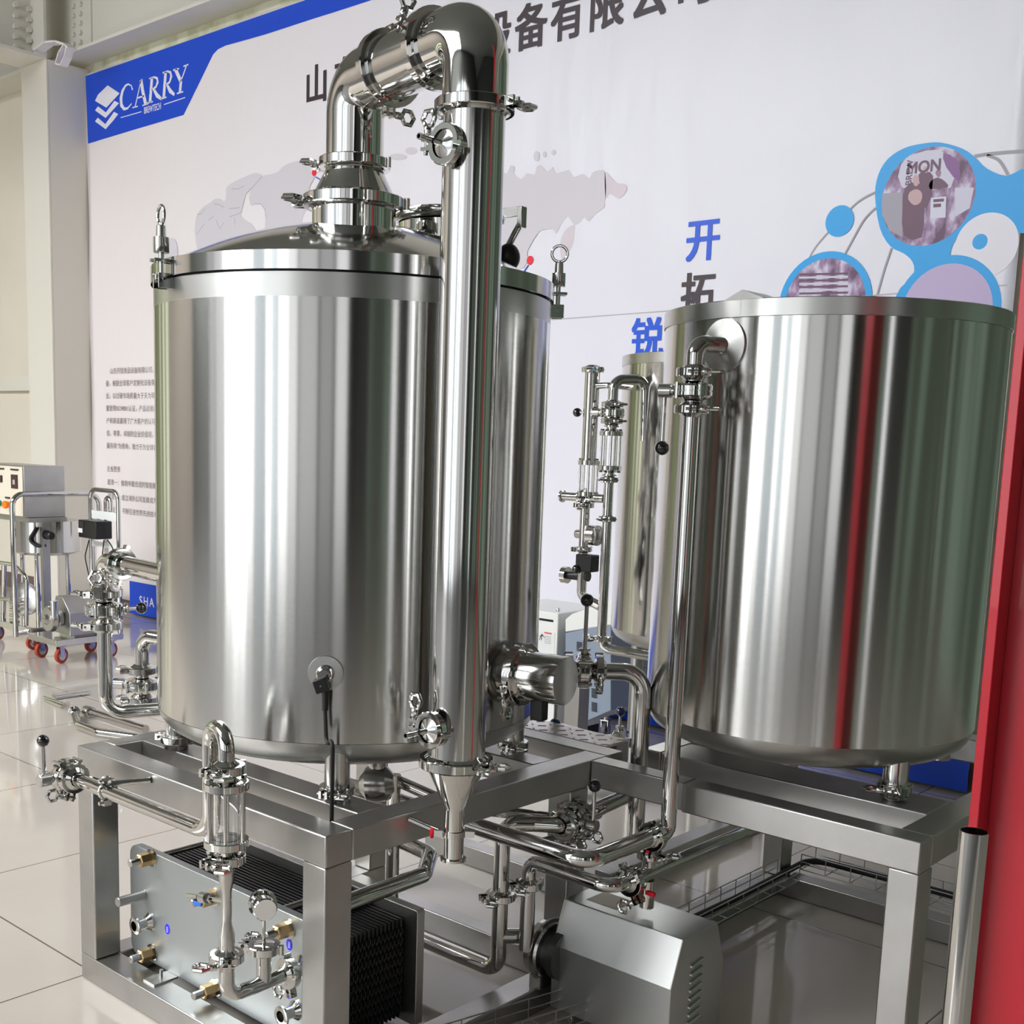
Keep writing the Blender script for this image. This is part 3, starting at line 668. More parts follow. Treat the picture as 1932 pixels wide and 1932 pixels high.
for i in range(0, 21):
    r = 0.548 * (1 - i / 20); prof.append((2.102 + 0.158 * (1 - (r / 0.548) ** 2), max(r, 0.001)))
MB().lathe((KX, KY, 0), (0, 0, 1), prof, 128, close=False).build('domed_lid', POLB, T, angle=60)
DZ = lambda x, y: 2.102 + 0.158 * (1 - (math.hypot(x - KX, y - KY) / 0.548) ** 2)
# feet
for i, (x, y) in enumerate(((-2.269, 1.981), (-2.277, 2.69), (-2.985, 1.972), (-2.99, 2.70))):
    f_ = MB().lathe((x, y, ZT), (0, 0, 1), [(0.0005, 0.036), (0.012, 0.036), (0.013, 0.033), (0.15, 0.033)], 28).build('leg', POLB, T)
    clamp(f_, (x, y, ZT + 0.030), (0, 0, 1), 0.033, (0.3, -1, 0) if i < 2 else (-1, -0.4, 0), 1 if i != 2 else -1)
# swing clamps round the rim
def swing(az, ringn, tilt=0.0):
    r, t = rad(az), tang(az); z = V((0, 0, 1)); P = kp(az, KR)
    g = MB(); zc = zat(345, 533, *kp(260, KR + .02).xy) if True else 1.97
    for q in (-1, 1): g.obox(P + r * 0.020 + t * q * 0.017 + z * zc, r * 0.020, t * 0.0022, z * 0.019)
    g.obox(P + r * 0.004 + z * zc, r * 0.003, t * 0.017, z * 0.019)
    g.cyl(P + r * 0.024 - t * 0.021 + z * (zc + .004), P + r * 0.024 + t * 0.021 + z * (zc + .004), 0.006, n=12)
    br = g.build('hinge_bracket', POLB, T, bevel=0.001)
    g = MB(); q0 = P + r * 0.024 + z * (zc + .004)
    g.cyl(q0, q0 + z * 0.14 - r * tilt, 0.0068, n=14)
    bo = g.build('swing_bolt', POLB, br)
    q1 = q0 + z * 0.066; e = MB()
    e.lathe(q1, z, [(0, 0.019), (0.002, 0.020), (0.038, 0.020), (0.040, 0.013), (0.066, 0.012), (0.068, 0.010)], 24)
    n = V(ringn); e.ring(q1 + z * 0.093, n, 0.0225, 0.0045, 32, 10, 1, 1.0)
    e.build('eye_nut', POLB, br)
    g = MB()
    for q in (-1, 1): g.obox(P + r * 0.026 + t * q * 0.013 + z * 2.098, r * 0.022, t * 0.004, z * 0.004)
    g.build('slotted_lug', POLB, br)
swing(260, rad(258))
swing(47, tang(38) * -1)
swing(150, rad(150))
# flanged base on the dome, reducer cone
NX, NY = -2.497, 2.213
g = MB().lathe((NX, NY, 0), (0, 0, 1), [(2.165, 0.112), (2.268, 0.112), (2.270, 0.122), (2.275, 0.122)], 64, close=False)
nz = g.build('lid_nozzle', POL, T)
clamp(nz, (NX, NY, 2.285), (0, 0, 1), 0.118, (-0.8, -0.62, 0), 1, s=1.35, w=0.014, nut=True)
# vapour duct
CXc, CYc = -1.97, 2.11
T = DUCT = thing('vapour_duct', (NX, NY, 2.29), 'fat polished steel duct arching from the kettle lid over to the upright column', 'duct')
g = MB().lathe((NX, NY, 0), (0, 0, 1), [(2.290, 0.122), (2.298, 0.112), (2.302, 0.110), (2.365, 0.078), (2.372, 0.077), (2.374, 0.088), (2.380, 0.088)], 64, close=False)
co = g.build('reducer_cone', POL, T); clamp(co, (NX, NY, 2.385), (0, 0, 1), 0.080, (-0.9, -0.35, 0), 1, s=1.1, w=0.012)
ZD = 2.590; hd = V((CXc - NX, CYc - NY, 0)).normalized(); RB = 0.155; ZC = 2.425
a0 = V((NX, NY, 2.392)); a1 = V((NX, NY, ZD)); a3 = V((CXc, CYc, ZD)); a4 = V((CXc, CYc, ZC + 0.010))
m1 = a1 + hd * RB; m2 = a3 - hd * RB
MB().tube([a0, a1, m1 + hd * 0.006], 0.0765, RB, 48, cap=False).build('lower_elbow', POL, T, angle=60)
sp = MB().tube([m1 + hd * 0.008, m2 - hd * 0.008], 0.0765, 0, 48, cap=False).build('straight_spool', POLB, T)
MB().tube([m2 - hd * 0.006, a3, a4], 0.0765, RB, 48, cap=False).build('upper_elbow', POL, T, angle=60)
tt = hd.cross(V((0, 0, 1)))
clamp(sp, m1 + hd * 0.010, hd, 0.079, (0, 0, -1), 1, s=1.1, w=0.012)
clamp(sp, m2 - hd * 0.010, hd, 0.079, tuple(-hd.cross(V((0, 0, 1))) * -1.0 + V((0, 0, 0.35))), -1, s=1.1, w=0.012)
# manway on the lid
q = onz(848, 398, 2.33); MX, MY = q.x, q.y
T = KET
g = MB().lathe((MX, MY, 0), (0, 0, 1), [(2.16, 0.150), (2.285, 0.150)], 64, close=False); mw = g.build('manway_neck', POL, T)
MB().lathe((MX, MY, 0), (0, 0, 1), [(2.288, 0.150), (2.296, 0.163), (2.306, 0.167), (2.318, 0.163), (2.326, 0.12), (2.332, 0.02)], 64).build('manway_cover', POL, mw, angle=60)
q = onx(972, 405, MX + 0.13); ax_ = V((q.x, q.y, 0))
qa, qb, qc, qd = [ony(x, y, q.y) for x, y in ((915, 408), (985, 402), (975, 420), (958, 466))]
g = MB()
g.obox((qa + V((qb.x, qa.y, qa.z))) / 2, V((qb.x - qa.x, 0, 0)) / 2, (0, 0.006, 0), (0, 0, 0.014))
g.obox(qb + V((0.0, 0, -0.012)), (0.009, 0, 0), (0, 0.012, 0), (0, 0, 0.030))
arm = g.build('davit_arm', CAST, T, bevel=0.002)
MB().tube([qb + V((-0.006, 0, -0.03)), qc + V((-0.006, 0, -0.03)), qd, qd + V((-0.04, 0, -0.01))], 0.010, 0.03, 14).build('hinge_arm', CAST, arm)
MB().ball(qd + V((0.004, 0.0, -0.030)), 0.035, 24, 1.15).build('handwheel_knob', BLK, arm)
# side housing with a blank cap
az = 9; P = kp(az, KR); P.z = zat(948, 1268, P.x, P.y); d = rad(8)
T = thing('element_housing', P, 'short fat capped steel cylinder clamped to the side of the kettle', 'housing')
MB().lathe(P - d * 0.03, d, [(0, 0.066), (0.062, 0.066), (0.064, 0.076), (0.070, 0.076)], 48, close=False).build('neck', POLB, T)
MB().lathe(P + d * 0.042, d, [(0, 0.076), (0.006, 0.076), (0.008, 0.066), (0.135, 0.066), (0.137, 0.065)], 56).build('cap', POLB, T)
clamp(T, P + d * 0.041, d, 0.070, (0.1, -0.9, -0.35), 1, s=1.2, w=0.013)
MB().obox(P + d * 0.10 - V((0, 0, 0.090)), d * 0.020, tang(8) * 0.016, (0, 0, 0.028)).build('cable_gland', BLK, T, bevel=0.004)
# temperature probe with cable
az = 312; P = kp(az, KR); P.z = zat(624, 1270, P.x, P.y); d = rad(az)
T = thing('temperature_probe', P, 'black plug and hanging cable on a round boss of the kettle', 'probe')
lab(MB().lathe(P - d * 0.003, d, [(0, 0.046), (0.007, 0.044), (0.009, 0.022)], 40).build('weld_pad', BRM, T), 'round steel pad')
MB().lathe(P, d, [(0, 0.023), (0.02, 0.023), (0.024, 0.021), (0.028, 0.016), (0.04, 0.016)], 32).build('boss', POL, T)
tt = tang(az); ux = (tt * 0.94 + V((0, 0, 0.34))).normalized(); uz = d.cross(ux)
pc = P + d * 0.050 - V((0, 0, 0.020)) - tt * 0.004
MB().obox(pc, ux * 0.017, uz * 0.017, d * 0.017).build('plug', BLK, T, bevel=0.002)
MB().cyl(pc + d * 0.016, pc + d * 0.0185, 0.0025, n=12).build('screw', POL, T)
e0 = pc + tt * 0.010 - V((0, 0, 0.014)); e1 = e0 + V((0.003, -0.003, -0.05))
MB().cyl(e0, e1, 0.009, 0.008).build('strain_relief', BLK, T)
cz = onz(634, 1540, 0.70)
MB().tube([e1, e1 + V((0.01, -0.002, -0.1)), V((-2.163, 1.872, 0.95)), V((-2.166, 1.875, 0.74)), V((-2.175, 1.885, 0.45))], 0.0052, 0.06, 10).build('cable', RUB, T)

# ------------------------------------------------------------------ condenser column
T = CON = thing('condenser_column', (CXc, CYc, 0.63), 'tall slim polished steel column standing in front of the kettle', 'condenser')
zc1 = ZC - 0.010; zb = zat(865, 1435, CXc, CYc)
g = MB().lathe((CXc, CYc, 0), (0, 0, 1), [(zb + 0.002, 0.083), (zb + 0.006, 0.072), (zc1 - 0.006, 0.072), (zc1 - 0.002, 0.083)], 64, close=False)
body = g.build('column_body', POLB, T)
clamp(T, (CXc, CYc, ZC), (0, 0, 1), 0.078, (0.92, 0.1, 0), 1, s=1.1, w=0.012)
clamp(T, (CXc, CYc, zb - 0.002), (0, 0, 1), 0.078, (0.85, -0.1, 0), 1, s=1.1, w=0.012)
# bottom reducer and outlet
z2 = zat(860, 1525, CXc, CYc)
g = MB().lathe((CXc, CYc, 0), (0, 0, 1), [(zb - 0.005, 0.083), (zb - 0.010, 0.071), (zb - 0.022, 0.071), (z2 + 0.004, 0.027), (z2 - 0.002, 0.0255), (0.668, 0.0255), (0.628, 0.0255), (0.626, 0.033), (0.620, 0.033), (0.620, 0.022), (0.66, 0.022)], 48, close=False)
g.build('outlet_cone', POL, T)
q = V((CXc, CYc, 0.690)); g = MB().lathe(q - V((0, 0, 0.008)), (0, 0, 1), [(0, 0.027), (0.0, 0.029), (0.016, 0.029), (0.016, 0.027)], 32, close=False)
for s_ in (-1, 1):
    e = V((-0.75, -0.66, 0)) * s_; g.obox(q + e * 0.040, e * 0.012, (0, 0, 0.008), V((e.y, -e.x, 0)) * 0.010)
g.build('pipe_bracket', POLB, T)
e = V((-0.75, -0.66, 0)).normalized(); g = MB(); g.lathe(q + e * 0.050, e, [(0, 0.012), (0.003, 0.015), (0.008, 0.015), (0.010, 0.012)], 20)
lab(g.build('bracket_disc', REDM, T), 'bright red plastic disc')
q0 = ony(770, 1544, FY0 + 0.25); q0 = onx(772, 1545, FX1 + 0.001)
MB().cyl(q0, q + V((-0.030, -0.028, 0.004)), 0.0085).build('stay_rod', POL, T)
# ports with hose tails
def port(zpx, zpy, name, dirn, wing):
    zz = zat(838, zpy, CXc - 0.03, CYc - 0.05); d = V(dirn).normalized(); p0 = V((CXc, CYc, zz)) + d * 0.055
    P_ = thing(name, p0, wing[0], 'spray port')
    MB().cyl(p0 - d * 0.01, p0 + d * 0.040, 0.0255, n=32).build('stub', POL, P_)
    MB().lathe(p0 + d * 0.043, d, [(0, 0.031), (0.004, 0.031), (0.006, 0.024), (0.014, 0.006), (0.015, 0.0065), (0.084, 0.0075), (0.084, 0.0050), (0.05, 0.0050)], 40).build('hose_tail', POLB, P_)
    clamp(P_, p0 + d * 0.040, d, 0.031, wing[1], wing[2], s=1.1, w=0.010, cone=False)
pd_ = (0.02, -1.0, 0)
port(0, 283, 'spray_port', pd_, ('steel hose tail port high on the slim column', (-1.0, -0.02, 0.1), -1))
port(0, 1368, 'spray_port', pd_, ('steel hose tail port low on the slim column', (-1.0, -0.02, 0.1), -1))
# ------------------------------------------------------------------ plate heat exchanger
HY = 1.88
T = thing('plate_heat_exchanger', (-2.6, HY, 0.08), 'plate heat exchanger with brass coloured nuts low inside the left skid', 'heat exchanger')
hx0, hx1, hz0, hz1 = -3.10, -2.165, 0.085, 0.432
def plate_outline(x0, x1, z0_, z1_, y, c):
    P = []
    for (cx_, cz_, a0) in ((x1 - c, z1_ - c, 0), (x0 + c, z1_ - c, 90), (x0 + c, z0_ + c, 180), (x1 - c, z0_ + c, 270)):
        for k in range(6):
            a = math.radians(a0 + 18 * k); P.append(V((cx_ + c * math.cos(a), y, cz_ + c * math.sin(a))))
    return P
FP = MB().prism(plate_outline(hx0, hx1, hz0, hz1, HY, 0.035), (0, 0.026, 0)).build('front_plate', HXF, T, bevel=0.002)
MB().prism(plate_outline(hx0, -2.146, hz0, 0.415, 2.165, 0.008), (0, 0.028, 0)).build('back_plate', SAT, T, bevel=0.002)
g = MB()
for i in range(34):
    y = HY + 0.034 + i * 0.0073; w_ = 0.004 * (i % 2)
    g.box((hx0 + 0.05 + w_, y, 0.10 + w_), (hx1 - 0.03 - w_, y + 0.0045, 0.385 - w_))
lab(g.build('plate_pack', PLATES, T, smooth=False), 'dark stack of thin corrugated plates')['kind'] = 'stuff'
g = MB()
for k in range(9):
    for i in range(17):
        z = 0.12 + k * 0.028; y = HY + 0.036 + i * 0.0146
        g.box((hx1 - 0.031, y, z), (hx1 - 0.024, y + 0.004, z + 0.016))
lab(g.build('plate_edge_tab', PLATES, T, smooth=False), 'toothed plate edges')['kind'] = 'stuff'
def hp(px_, py_): return ony(px_, py_, HY)
for px_, py_ in ((287, 1618), (288, 1797), (404, 1692), (407, 1864), (545, 1752)):
    q = hp(px_, py_); d = V((0, -1, 0))
    nn = MB().lathe(q, d, [(0.0, 0.021), (0.003, 0.021), (0.0031, 0.0205), (0.043, 0.0205), (0.046, 0.017)], 6).build('nut', BRASS, T, smooth=False)
    MB().lathe(q + d * 0.0, d, [(0.0, 0.027), (0.004, 0.027)], 28).build('washer', POL, nn)
    MB().lathe(q + d * 0.038, d, [(0.006, 0.0120), (0.036, 0.0120), (0.038, 0.010)], 20).build('tie_rod_end', POLB, nn)
    if px_ != 404: MB().cyl(q + V((0, 0.0261, 0)), V((q.x, 2.1645, q.z)), 0.009, n=14).build('tie_rod', POLB, T)
q = hp(272, 1688); MB().lathe(q + V((0, 0.0, 0)), (0, -1, 0), [(0, 0.017), (0.002, 0.017), (0.0021, 0.0145), (0.088, 0.0145), (0.090, 0.013)], 24).build('carrying_bar', SAT, T)
q = V((-2.42, HY + .0265, 0.405)); MB().cyl(q, q + V((0, 0.258, 0)), 0.011).build('carrying_bar', SAT, T)
for px_, py_ in ((283, 1738), (560, 1905)):
    q = hp(px_, py_); d = V((0, -1, 0))
    MB().lathe(q, d, [(0, 0.027), (0.006, 0.027), (0.014, 0.020), (0.018, 0.0165), (0.045, 0.0165), (0.047, 0.027), (0.053, 0.027), (0.055, 0.022), (0.0551, 0.015), (0.02, 0.0145)], 36, close=False).build('port', POL, T)
for px_, py_ in ((316, 1753), (546, 1782), (545, 1874)):
    q = hp(px_, py_); g = MB(); n = 28
    g.prism([q + V((0.0125 * math.cos(2 * PI * i / n), -0.0006, 0.016 * math.sin(2 * PI * i / n))) for i in range(n)], (0, 0.0005, 0))
    st = lab(g.build('sticker', ink('sticker_blue', (0.03, 0.02, 0.80)), T, smooth=False), 'blue oval maker sticker')
    for k in range(3):
        MB().box((q.x - 0.004, q.y - 0.0012, q.z - 0.009 + 0.006 * k), (q.x + 0.004, q.y - 0.0008, q.z - 0.0055 + 0.006 * k)).build('sticker_mark', ink('sticker_white', (0.6, 0.6, 0.9)), st, smooth=False)
# foot bracket
q = hp(322, 1840); g = MB().obox((q.x + 0.01, HY - 0.04, 0.083), (0.028, 0, 0), (0, 0.04, 0), (0, 0, 0.003)); g.cyl((q.x + 0.005, HY - 0.035, 0.08), (q.x + 0.005, HY - 0.035, 0.108), 0.005)
g.build('foot_bracket', SAT, T)

# ------------------------------------------------------------------ front pipework of the left skid
FYP = 1.67; SGX, SGY = -2.275, 1.64; BLX = -2.385; TR = 0.0192
zp = ony(300, 1533, FYP).z
pv = ony(128, 1466, FYP); pv.z = zp
q1 = ony(165, 1478, FYP)
Uz = zat(400, 1398, BLX, FYP) - 0.01
T = thing('product_pipe', (BLX, FYP, zp), 'polished pipe clipped along the front beam and looping up over the front sight glass', 'pipe')
sa0 = zat(425, 1481, SGX, SGY)
MB().tube([V((pv.x + 0.055, FYP, zp)), V((BLX, FYP, zp)), V((BLX, FYP, Uz + 0.055)), V((SGX, SGY, Uz + 0.055)), V((SGX, SGY, sa0 + 0.036))], TR, 0.055, 28).build('pipe_run', POL, T, angle=60)
q = ony(200, 1488, FYP); q.z = zp
g = MB(); g.ring(q, (1, 0, 0), TR + 0.002, 0.004, 28, 8)
for s_ in (-1, 1):
    g.obox(q + V((0, 0, s_ * 0.032)), (0.009, 0, 0), (0, 0.011, 0), (0, 0, 0.008)); g.cyl(q + V((0, -0.022, s_ * 0.032)), q + V((0, 0.022, s_ * 0.032)), 0.005, n=10)
g.build('pipe_clip', POL, T)
MB().cyl(q + V((0.01, 0.01, 0.022)), V((q.x + 0.06, FY0 - 0.001, zp + 0.025)), 0.009).build('stay_rod', POL, T)
bvalve('butterfly_valve', V((pv.x, FYP, zp)), (1, 0, 0), TR, (-0.35, -0.9, 0.0), (0, 0, 1), 'butterfly valve with upright black knob lever at the left end of the front beam', half=0.034, side=(0, -0.3, -1), rodlen=0.10, clamps=(0, 1), hublen=0.05, flip=(1, -1))
def sight(name, x, y, za, zbt, R, r, label, group=None, bars=6, rodr=0.0045):
    T = thing(name, (x, y, zbt), label, 'sight glass', group)
    h = 0.010
    for z, nm in ((za, 'top_flange'), (zbt, 'bottom_flange')):
        s_ = 1 if z == za else -1
        MB().lathe((x, y, z - h), (0, 0, 1), [(0, R), (2 * h, R)] if 0 else [(0, R - .002), (0.002, R), (2 * h - .002, R), (2 * h, R - .002)], 44).build(nm, POL, T)
        MB().lathe((x, y, z + s_ * h), (0, 0, s_), [(0, r + 0.012), (0.010, r), (0.016, r), (0.018, r + 0.010), (0.024, r + 0.010)], 36).build('neck', POL, T)
    MB().lathe((x, y, zbt + h), (0, 0, 1), [(0, R * 0.60), (za - zbt - 2 * h, R * 0.60), (za - zbt - 2 * h, R * 0.50), (0, R * 0.50), (0, R * 0.60)], 40, close=False).build('glass_tube', GLASS, T, angle=60)
    for k in range(bars):
        a = 2 * PI * k / bars + 0.35; px_, py_ = x + (R - 0.009) * math.cos(a), y + (R - 0.009) * math.sin(a)
        g = MB().cyl((px_, py_, zbt - h - 0.008), (px_, py_, za + h + 0.008), rodr, n=12)
        for z in (zbt - h - 0.005, za + h + 0.005): g.lathe((px_, py_, z - 0.004), (0, 0, 1), [(0, rodr * 1.7), (0.008, rodr * 1.7)], 6)
        g.build('tie_rod', POL, T)
    return T
sa, sb = zat(425, 1481, SGX, SGY), zat(430, 1589, SGX, SGY)
T = sight('sight_glass', SGX, SGY, sa, sb, 0.054, TR, 'glass cylinder with steel tie rods standing in front of the left skid corner')
clamp(T, (SGX, SGY, sa + 0.040), (0, 0, 1), TR + 0.010, (0.05, -1, 0), 1, s=1.15)
clamp(T, (SGX, SGY, sb - 0.040), (0, 0, 1), TR + 0.010, (0.05, -1, 0), 1, s=1.15)
# venturi and elbow down to the heat exchanger
zl = 0.305
T = thing('venturi_pipe', (SGX, SGY, zl), 'narrow waisted steel pipe dropping from the sight glass to the heat exchanger', 'pipe')
zt_, z5 = sb - 0.042, zat(437, 1805, SGX, SGY)
za_, zb_, zc_, zd_ = [zat(428, y, SGX, SGY) for y in (1658, 1680, 1738, 1762)]
MB().lathe((SGX, SGY, 0), (0, 0, 1), [(z5 + 0.004, TR), (zd_, TR), (zc_, 0.0125), (zb_, 0.0125), (za_, TR), (zt_, TR)], 32).build('waisted_pipe', POLB, T, angle=60)
clamp(T, (SGX, SGY, z5), (0, 0, 1), TR + 0.008, (0.75, -0.6, 0), -1, s=1.1)
TY = 1.752
MB().tube([V((SGX, SGY, z5 - 0.004)), V((SGX, SGY, zl)), V((SGX, HY - 0.058, zl))], TR, 0.040, 28).build('elbow_pipe', POLB, T, angle=60)
MB().cyl((SGX, TY, zl), (SGX, TY, zl + 0.085), TR, n=28).build('tee_branch', POLB, T)
clamp(T, (SGX, TY, zl + 0.092), (0, 0, 1), 0.0265, (-0.9, -0.5, 0), -1, s=1.1, cone=False)
MB().lathe((SGX, TY, zl + 0.10), (0, 0, 1), [(0, 0.026), (0.003, 0.026), (0.005, 0.015)], 32).build('blank_cap', POLB, T)
clamp(T, (SGX, HY - 0.050, zl), (0, 1, 0), TR + 0.008, (0.2, 0, -1), 1, s=1.0)
MB().lathe((SGX, HY - 0.001, zl), (0, -1, 0), [(0, 0.034), (0.006, 0.034), (0.012, TR), (0.048, TR)], 36).build('port_neck', POL, T)
q = V((SGX, SGY, zat(428, 1700, SGX, SGY))); d = V((-0.93, -0.36, 0.08)).normalized(); d = V((-0.9, 0.43, 0.25)).normalized()
qs = ony(360, 1690, SGY + 0.03); d = (qs - q).normalized(); L = (qs - q).length
T = thing('gas_valve', q, 'small ball valve with a blue lever teed off the waisted pipe', 'valve')
MB().cyl(q + d * 0.012, q + d * (L * 0.45), 0.0062).build('stub', POL, T)
MB().lathe(q + d * L * 0.38, d, [(0, 0.0115), (0.010, 0.0115)], 6).build('hex_collar', POL, T)
MB().lathe(q + d * L * 0.52, d, [(0, 0.013), (0.030, 0.015), (0.034, 0.010)], 24).build('valve_body', CAST, T)
MB().cyl(q + d * L * 0.8, q + d * (L * 1.1), 0.0055).build('hose_tail', POL, T)
MB().obox(q + d * L * 0.80 - V((0, 0, 0.018)), d * 0.024, (0, 0.003, 0), (0, 0, 0.006)).build('blue_lever', BLUE, T, bevel=0.002)
# pressure gauge on a stem above the blank cap
T = thing('round_gauge', (SGX, TY, zl + 0.10), 'round steel gauge seen edge on above the tee', 'gauge')
gz = zat(487, 1705, SGX, TY); gz = ony(487, 1706, TY).z
MB().cyl((SGX, TY, zl + 0.1055), (SGX, TY, gz - 0.03), 0.0045).build('stem', POL, T)
MB().lathe((SGX, TY, gz), (0.88, -0.47, 0), [(-0.045, 0.030), (-0.026, 0.030), (-0.024, 0.036), (-0.018, 0.036), (-0.016, 0.030), (0.018, 0.030), (0.022, 0.027)], 40).build('gauge_case', POL, T)

# ------------------------------------------------------------------ pipework at the left of the kettle
a0 = kp(252, KR - 0.040); a0.z = zat(308, 1088, a0.x, a0.y)
a1 = a0 + V((-0.99, 0.12, 0)).normalized() * 0.30
q = ony(222, 1072, a1.y); 
T = thing('whirlpool_pipe', a0, 'thick polished pipe leaving the left side of the kettle and turning down', 'pipe')
# end point chosen on the sight line of the elbow
def along(P, d, px):
    lo, hi = 0.0, 1.5
    def sx(s): c = RC @ (P + d * s - EYE); return CX + FPX * c.x / c.z
    inc = sx(hi) > sx(lo)
    for _ in range(40):
        m = (lo + hi) / 2
        if (sx(m) < px) == inc: lo = m
        else: hi = m
    return P + d * lo
dl = V((-0.99, 0.12, 0)).normalized(); a1 = along(a0, dl, 228); a2 = along(a0, dl, 195)
MB().tube([a0, a1], 0.0275, 0, 32).build('inlet_pipe', POL, T)
clamp(T, a1 - dl * 0.002, dl, 0.032, (0.3, -0.4, -1), 1, s=1.15)
lz = zat(192, 1150, a2.x, a2.y); ez = zat(195, 1335, a2.x, a2.y)
c1 = V((a2.x, a2.y, a1.z))
MB().tube([a1 + dl * 0.004, c1, V((c1.x, c1.y, lz + 0.055))], 0.0275, 0.05, 32).build('elbow', POL, T, angle=60)
bvalve('butterfly_valve', V((c1.x, c1.y, lz)), (0, 0, 1), 0.0262, (0.3, 0.95, 0), (0.35, 0.93, 0), 'butterfly valve with a black ball lever pointing at the banner, beside the kettle', rodlen=0.035, hublen=0.022, side=(-0.1, -1, 0), half=0.050, flip=(-1, -1), ballr=0.018)
b1 = V((c1.x, c1.y, ez - 0.02)); b2 = onz(300, 1368, ez - 0.02); b2 = V((-3.02, 2.02, ez - 0.02))
T = thing('whirlpool_riser', b1, 'polished riser pipe bending under the left side of the kettle', 'pipe')
MB().tube([V((c1.x, c1.y, lz - 0.056)), b1, V((-3.20, 2.10, ez - 0.015)), V((-2.8, 2.15, ez - 0.03))], 0.0225, 0.06, 28).build('pipe_run', POL, T, angle=60)
# second branch with its own valve
vx, vy = -3.33, 2.13
q = ony(268, 1292, 2.13); vx = q.x; vz = q.z
T = thing('return_pipe', (vx, vy, vz), 'short polished pipe with a swan neck tucked beside the kettle edge', 'pipe')
tz = zat(262, 1215, vx, vy)
MB().tube([V((vx, vy, vz + 0.056)), V((vx, vy, tz + 0.03)), V((vx + 0.22, vy + 0.03, tz + 0.03))], 0.0235, 0.06, 28).build('swan_neck', POL, T, angle=60)
MB().tube([V((vx, vy, vz - 0.056)), V((vx, vy, ez + 0.01))], 0.0225, 0, 28).build('drop_pipe', POL, T)
bvalve('butterfly_valve', V((vx, vy, vz)), (0, 0, 1), 0.0235, (-0.75, -0.55, 0), (-0.9, 0.1, 0.1), 'squat butterfly valve between the riser and the kettle side', rodlen=0.02, side=(-0.5, -1, 0), half=0.050, flip=(-1, -1), ballr=0.010)
# ------------------------------------------------------------------ wide tank on the right and the slim one behind
def tank(name, x, y, r, zw, zr, label, grp=None, lip=0.004):
    T = thing(name, (x, y, ZT), label, 'tank', grp)
    MB().lathe((x, y, 0), (0, 0, 1), [(zw, r), (zr - 0.040, r)], 160, close=False).build('shell', BR, T)
    lab(MB().lathe((x, y, 0), (0, 0, 1), [(zw - 0.10, 0.02), (zw - 0.095, r - 0.22), (zw - 0.083, r - 0.11), (zw - 0.066, r - 0.055), (zw - 0.045, r - 0.022), (zw - 0.022, r - 0.006), (zw, r)], 128, close=False).build('dished_bottom', BRM, T, angle=60), 'matt brushed rounded bottom')
    MB().lathe((x, y, 0), (0, 0, 1), [(zr - 0.046, r + 0.001), (zr - 0.045, r + lip), (zr - 0.002, r + lip), (zr, r + lip - 0.002), (zr, r - 0.01), (zr - 0.03, r - 0.01)], 160, close=False).build('lid_rim', BRM, T)
    MB().lathe((x, y, 0), (0, 0, 1), [(zr - 0.008, r - 0.011), (zr - 0.004, 0.3), (zr, 0.01)], 96, close=False).build('flat_lid', SAT, T, angle=60)
    return T
T2X, T2Y, T2R = -1.64, 3.31, 0.482
T2 = tank('lauter_tank', T2X, T2Y, T2R, 0.892, 2.058, 'wide brushed steel tank with a flat lid on the right skid')
q = onz(1400, 551, 2.10)
dv = (V((T2X, T2Y, 0)) - V((0, 0, 0))).normalized(); a = math.radians(262); pr = V((math.cos(a), math.sin(a), 0)); pt = V((-pr.y, pr.x, 0))
hp_ = V((T2X, T2Y, 0)) + pr * (T2R + 0.003)
aL = onz(1375, 561, 2.058); aM = onz(1398, 551, 2.09); aR = onz(1432, 560, 2.058)
c0 = V((T2X, T2Y, 0))
def rimp(px_, z, rr): 
    w_ = ray(px_, 575); ang = None; best = None
    for k in range(2000, 3400):
        t = math.radians(k / 10.0); p = c0 + V((math.cos(t), math.sin(t), 0)) * rr + V((0, 0, z)); cc = RC @ (p - EYE); sx = CX + FPX * cc.x / cc.z
        if best is None or abs(sx - px_) < best[0]: best = (abs(sx - px_), p)
    return best[1]
pL, pM, pR = rimp(1366, 2.058, T2R + .004), rimp(1400, 2.082, T2R + .004), rimp(1440, 2.058, T2R + .004)
inn = (V((T2X, T2Y, pM.z)) - pM).normalized() * 0.12
g = MB(); g.prism([pL - V((0, 0, 0.04)), V((pM.x, pM.y, 2.015)), pM, pL], (inn.x, inn.y, 0.0)); g.prism([pM, V((pM.x, pM.y, 2.03)), pR], (inn.x, inn.y, 0))
lab(g.build('lid_flap', SAT, T2), 'raised pointed flap at the lid edge')
for px_ in (1424, 1632, 1895):
    p = rimp(px_, 2.058, T2R - 0.03); MB().lathe((p.x, p.y, 2.052), (0, 0, 1), [(0, 0.016), (0.006, 0.016), (0.010, 0.010)], 20).build('lid_stud', POL, T2)
for x, y in ((-1.262, 3.115), (-2.02, 3.40), (-1.35, 3.66), (-1.93, 3.62)):
    if y < 3.2:
        f_ = MB().lathe((x, y, ZT), (0, 0, 1), [(0.0005, 0.030), (0.008, 0.038), (0.014, 0.038), (0.016, 0.034), (0.13, 0.034)], 28).build('leg', POLB, T2)
        clamp(f_, (x, y, ZT + 0.035), (0, 0, 1), 0.034, (0.2, -1, 0), -1)
    else:
        MB().lathe((x, y, ZT), (0, 0, 1), [(0.0005, 0.034), (0.13, 0.034)], 24).build('leg', POLB, T2)
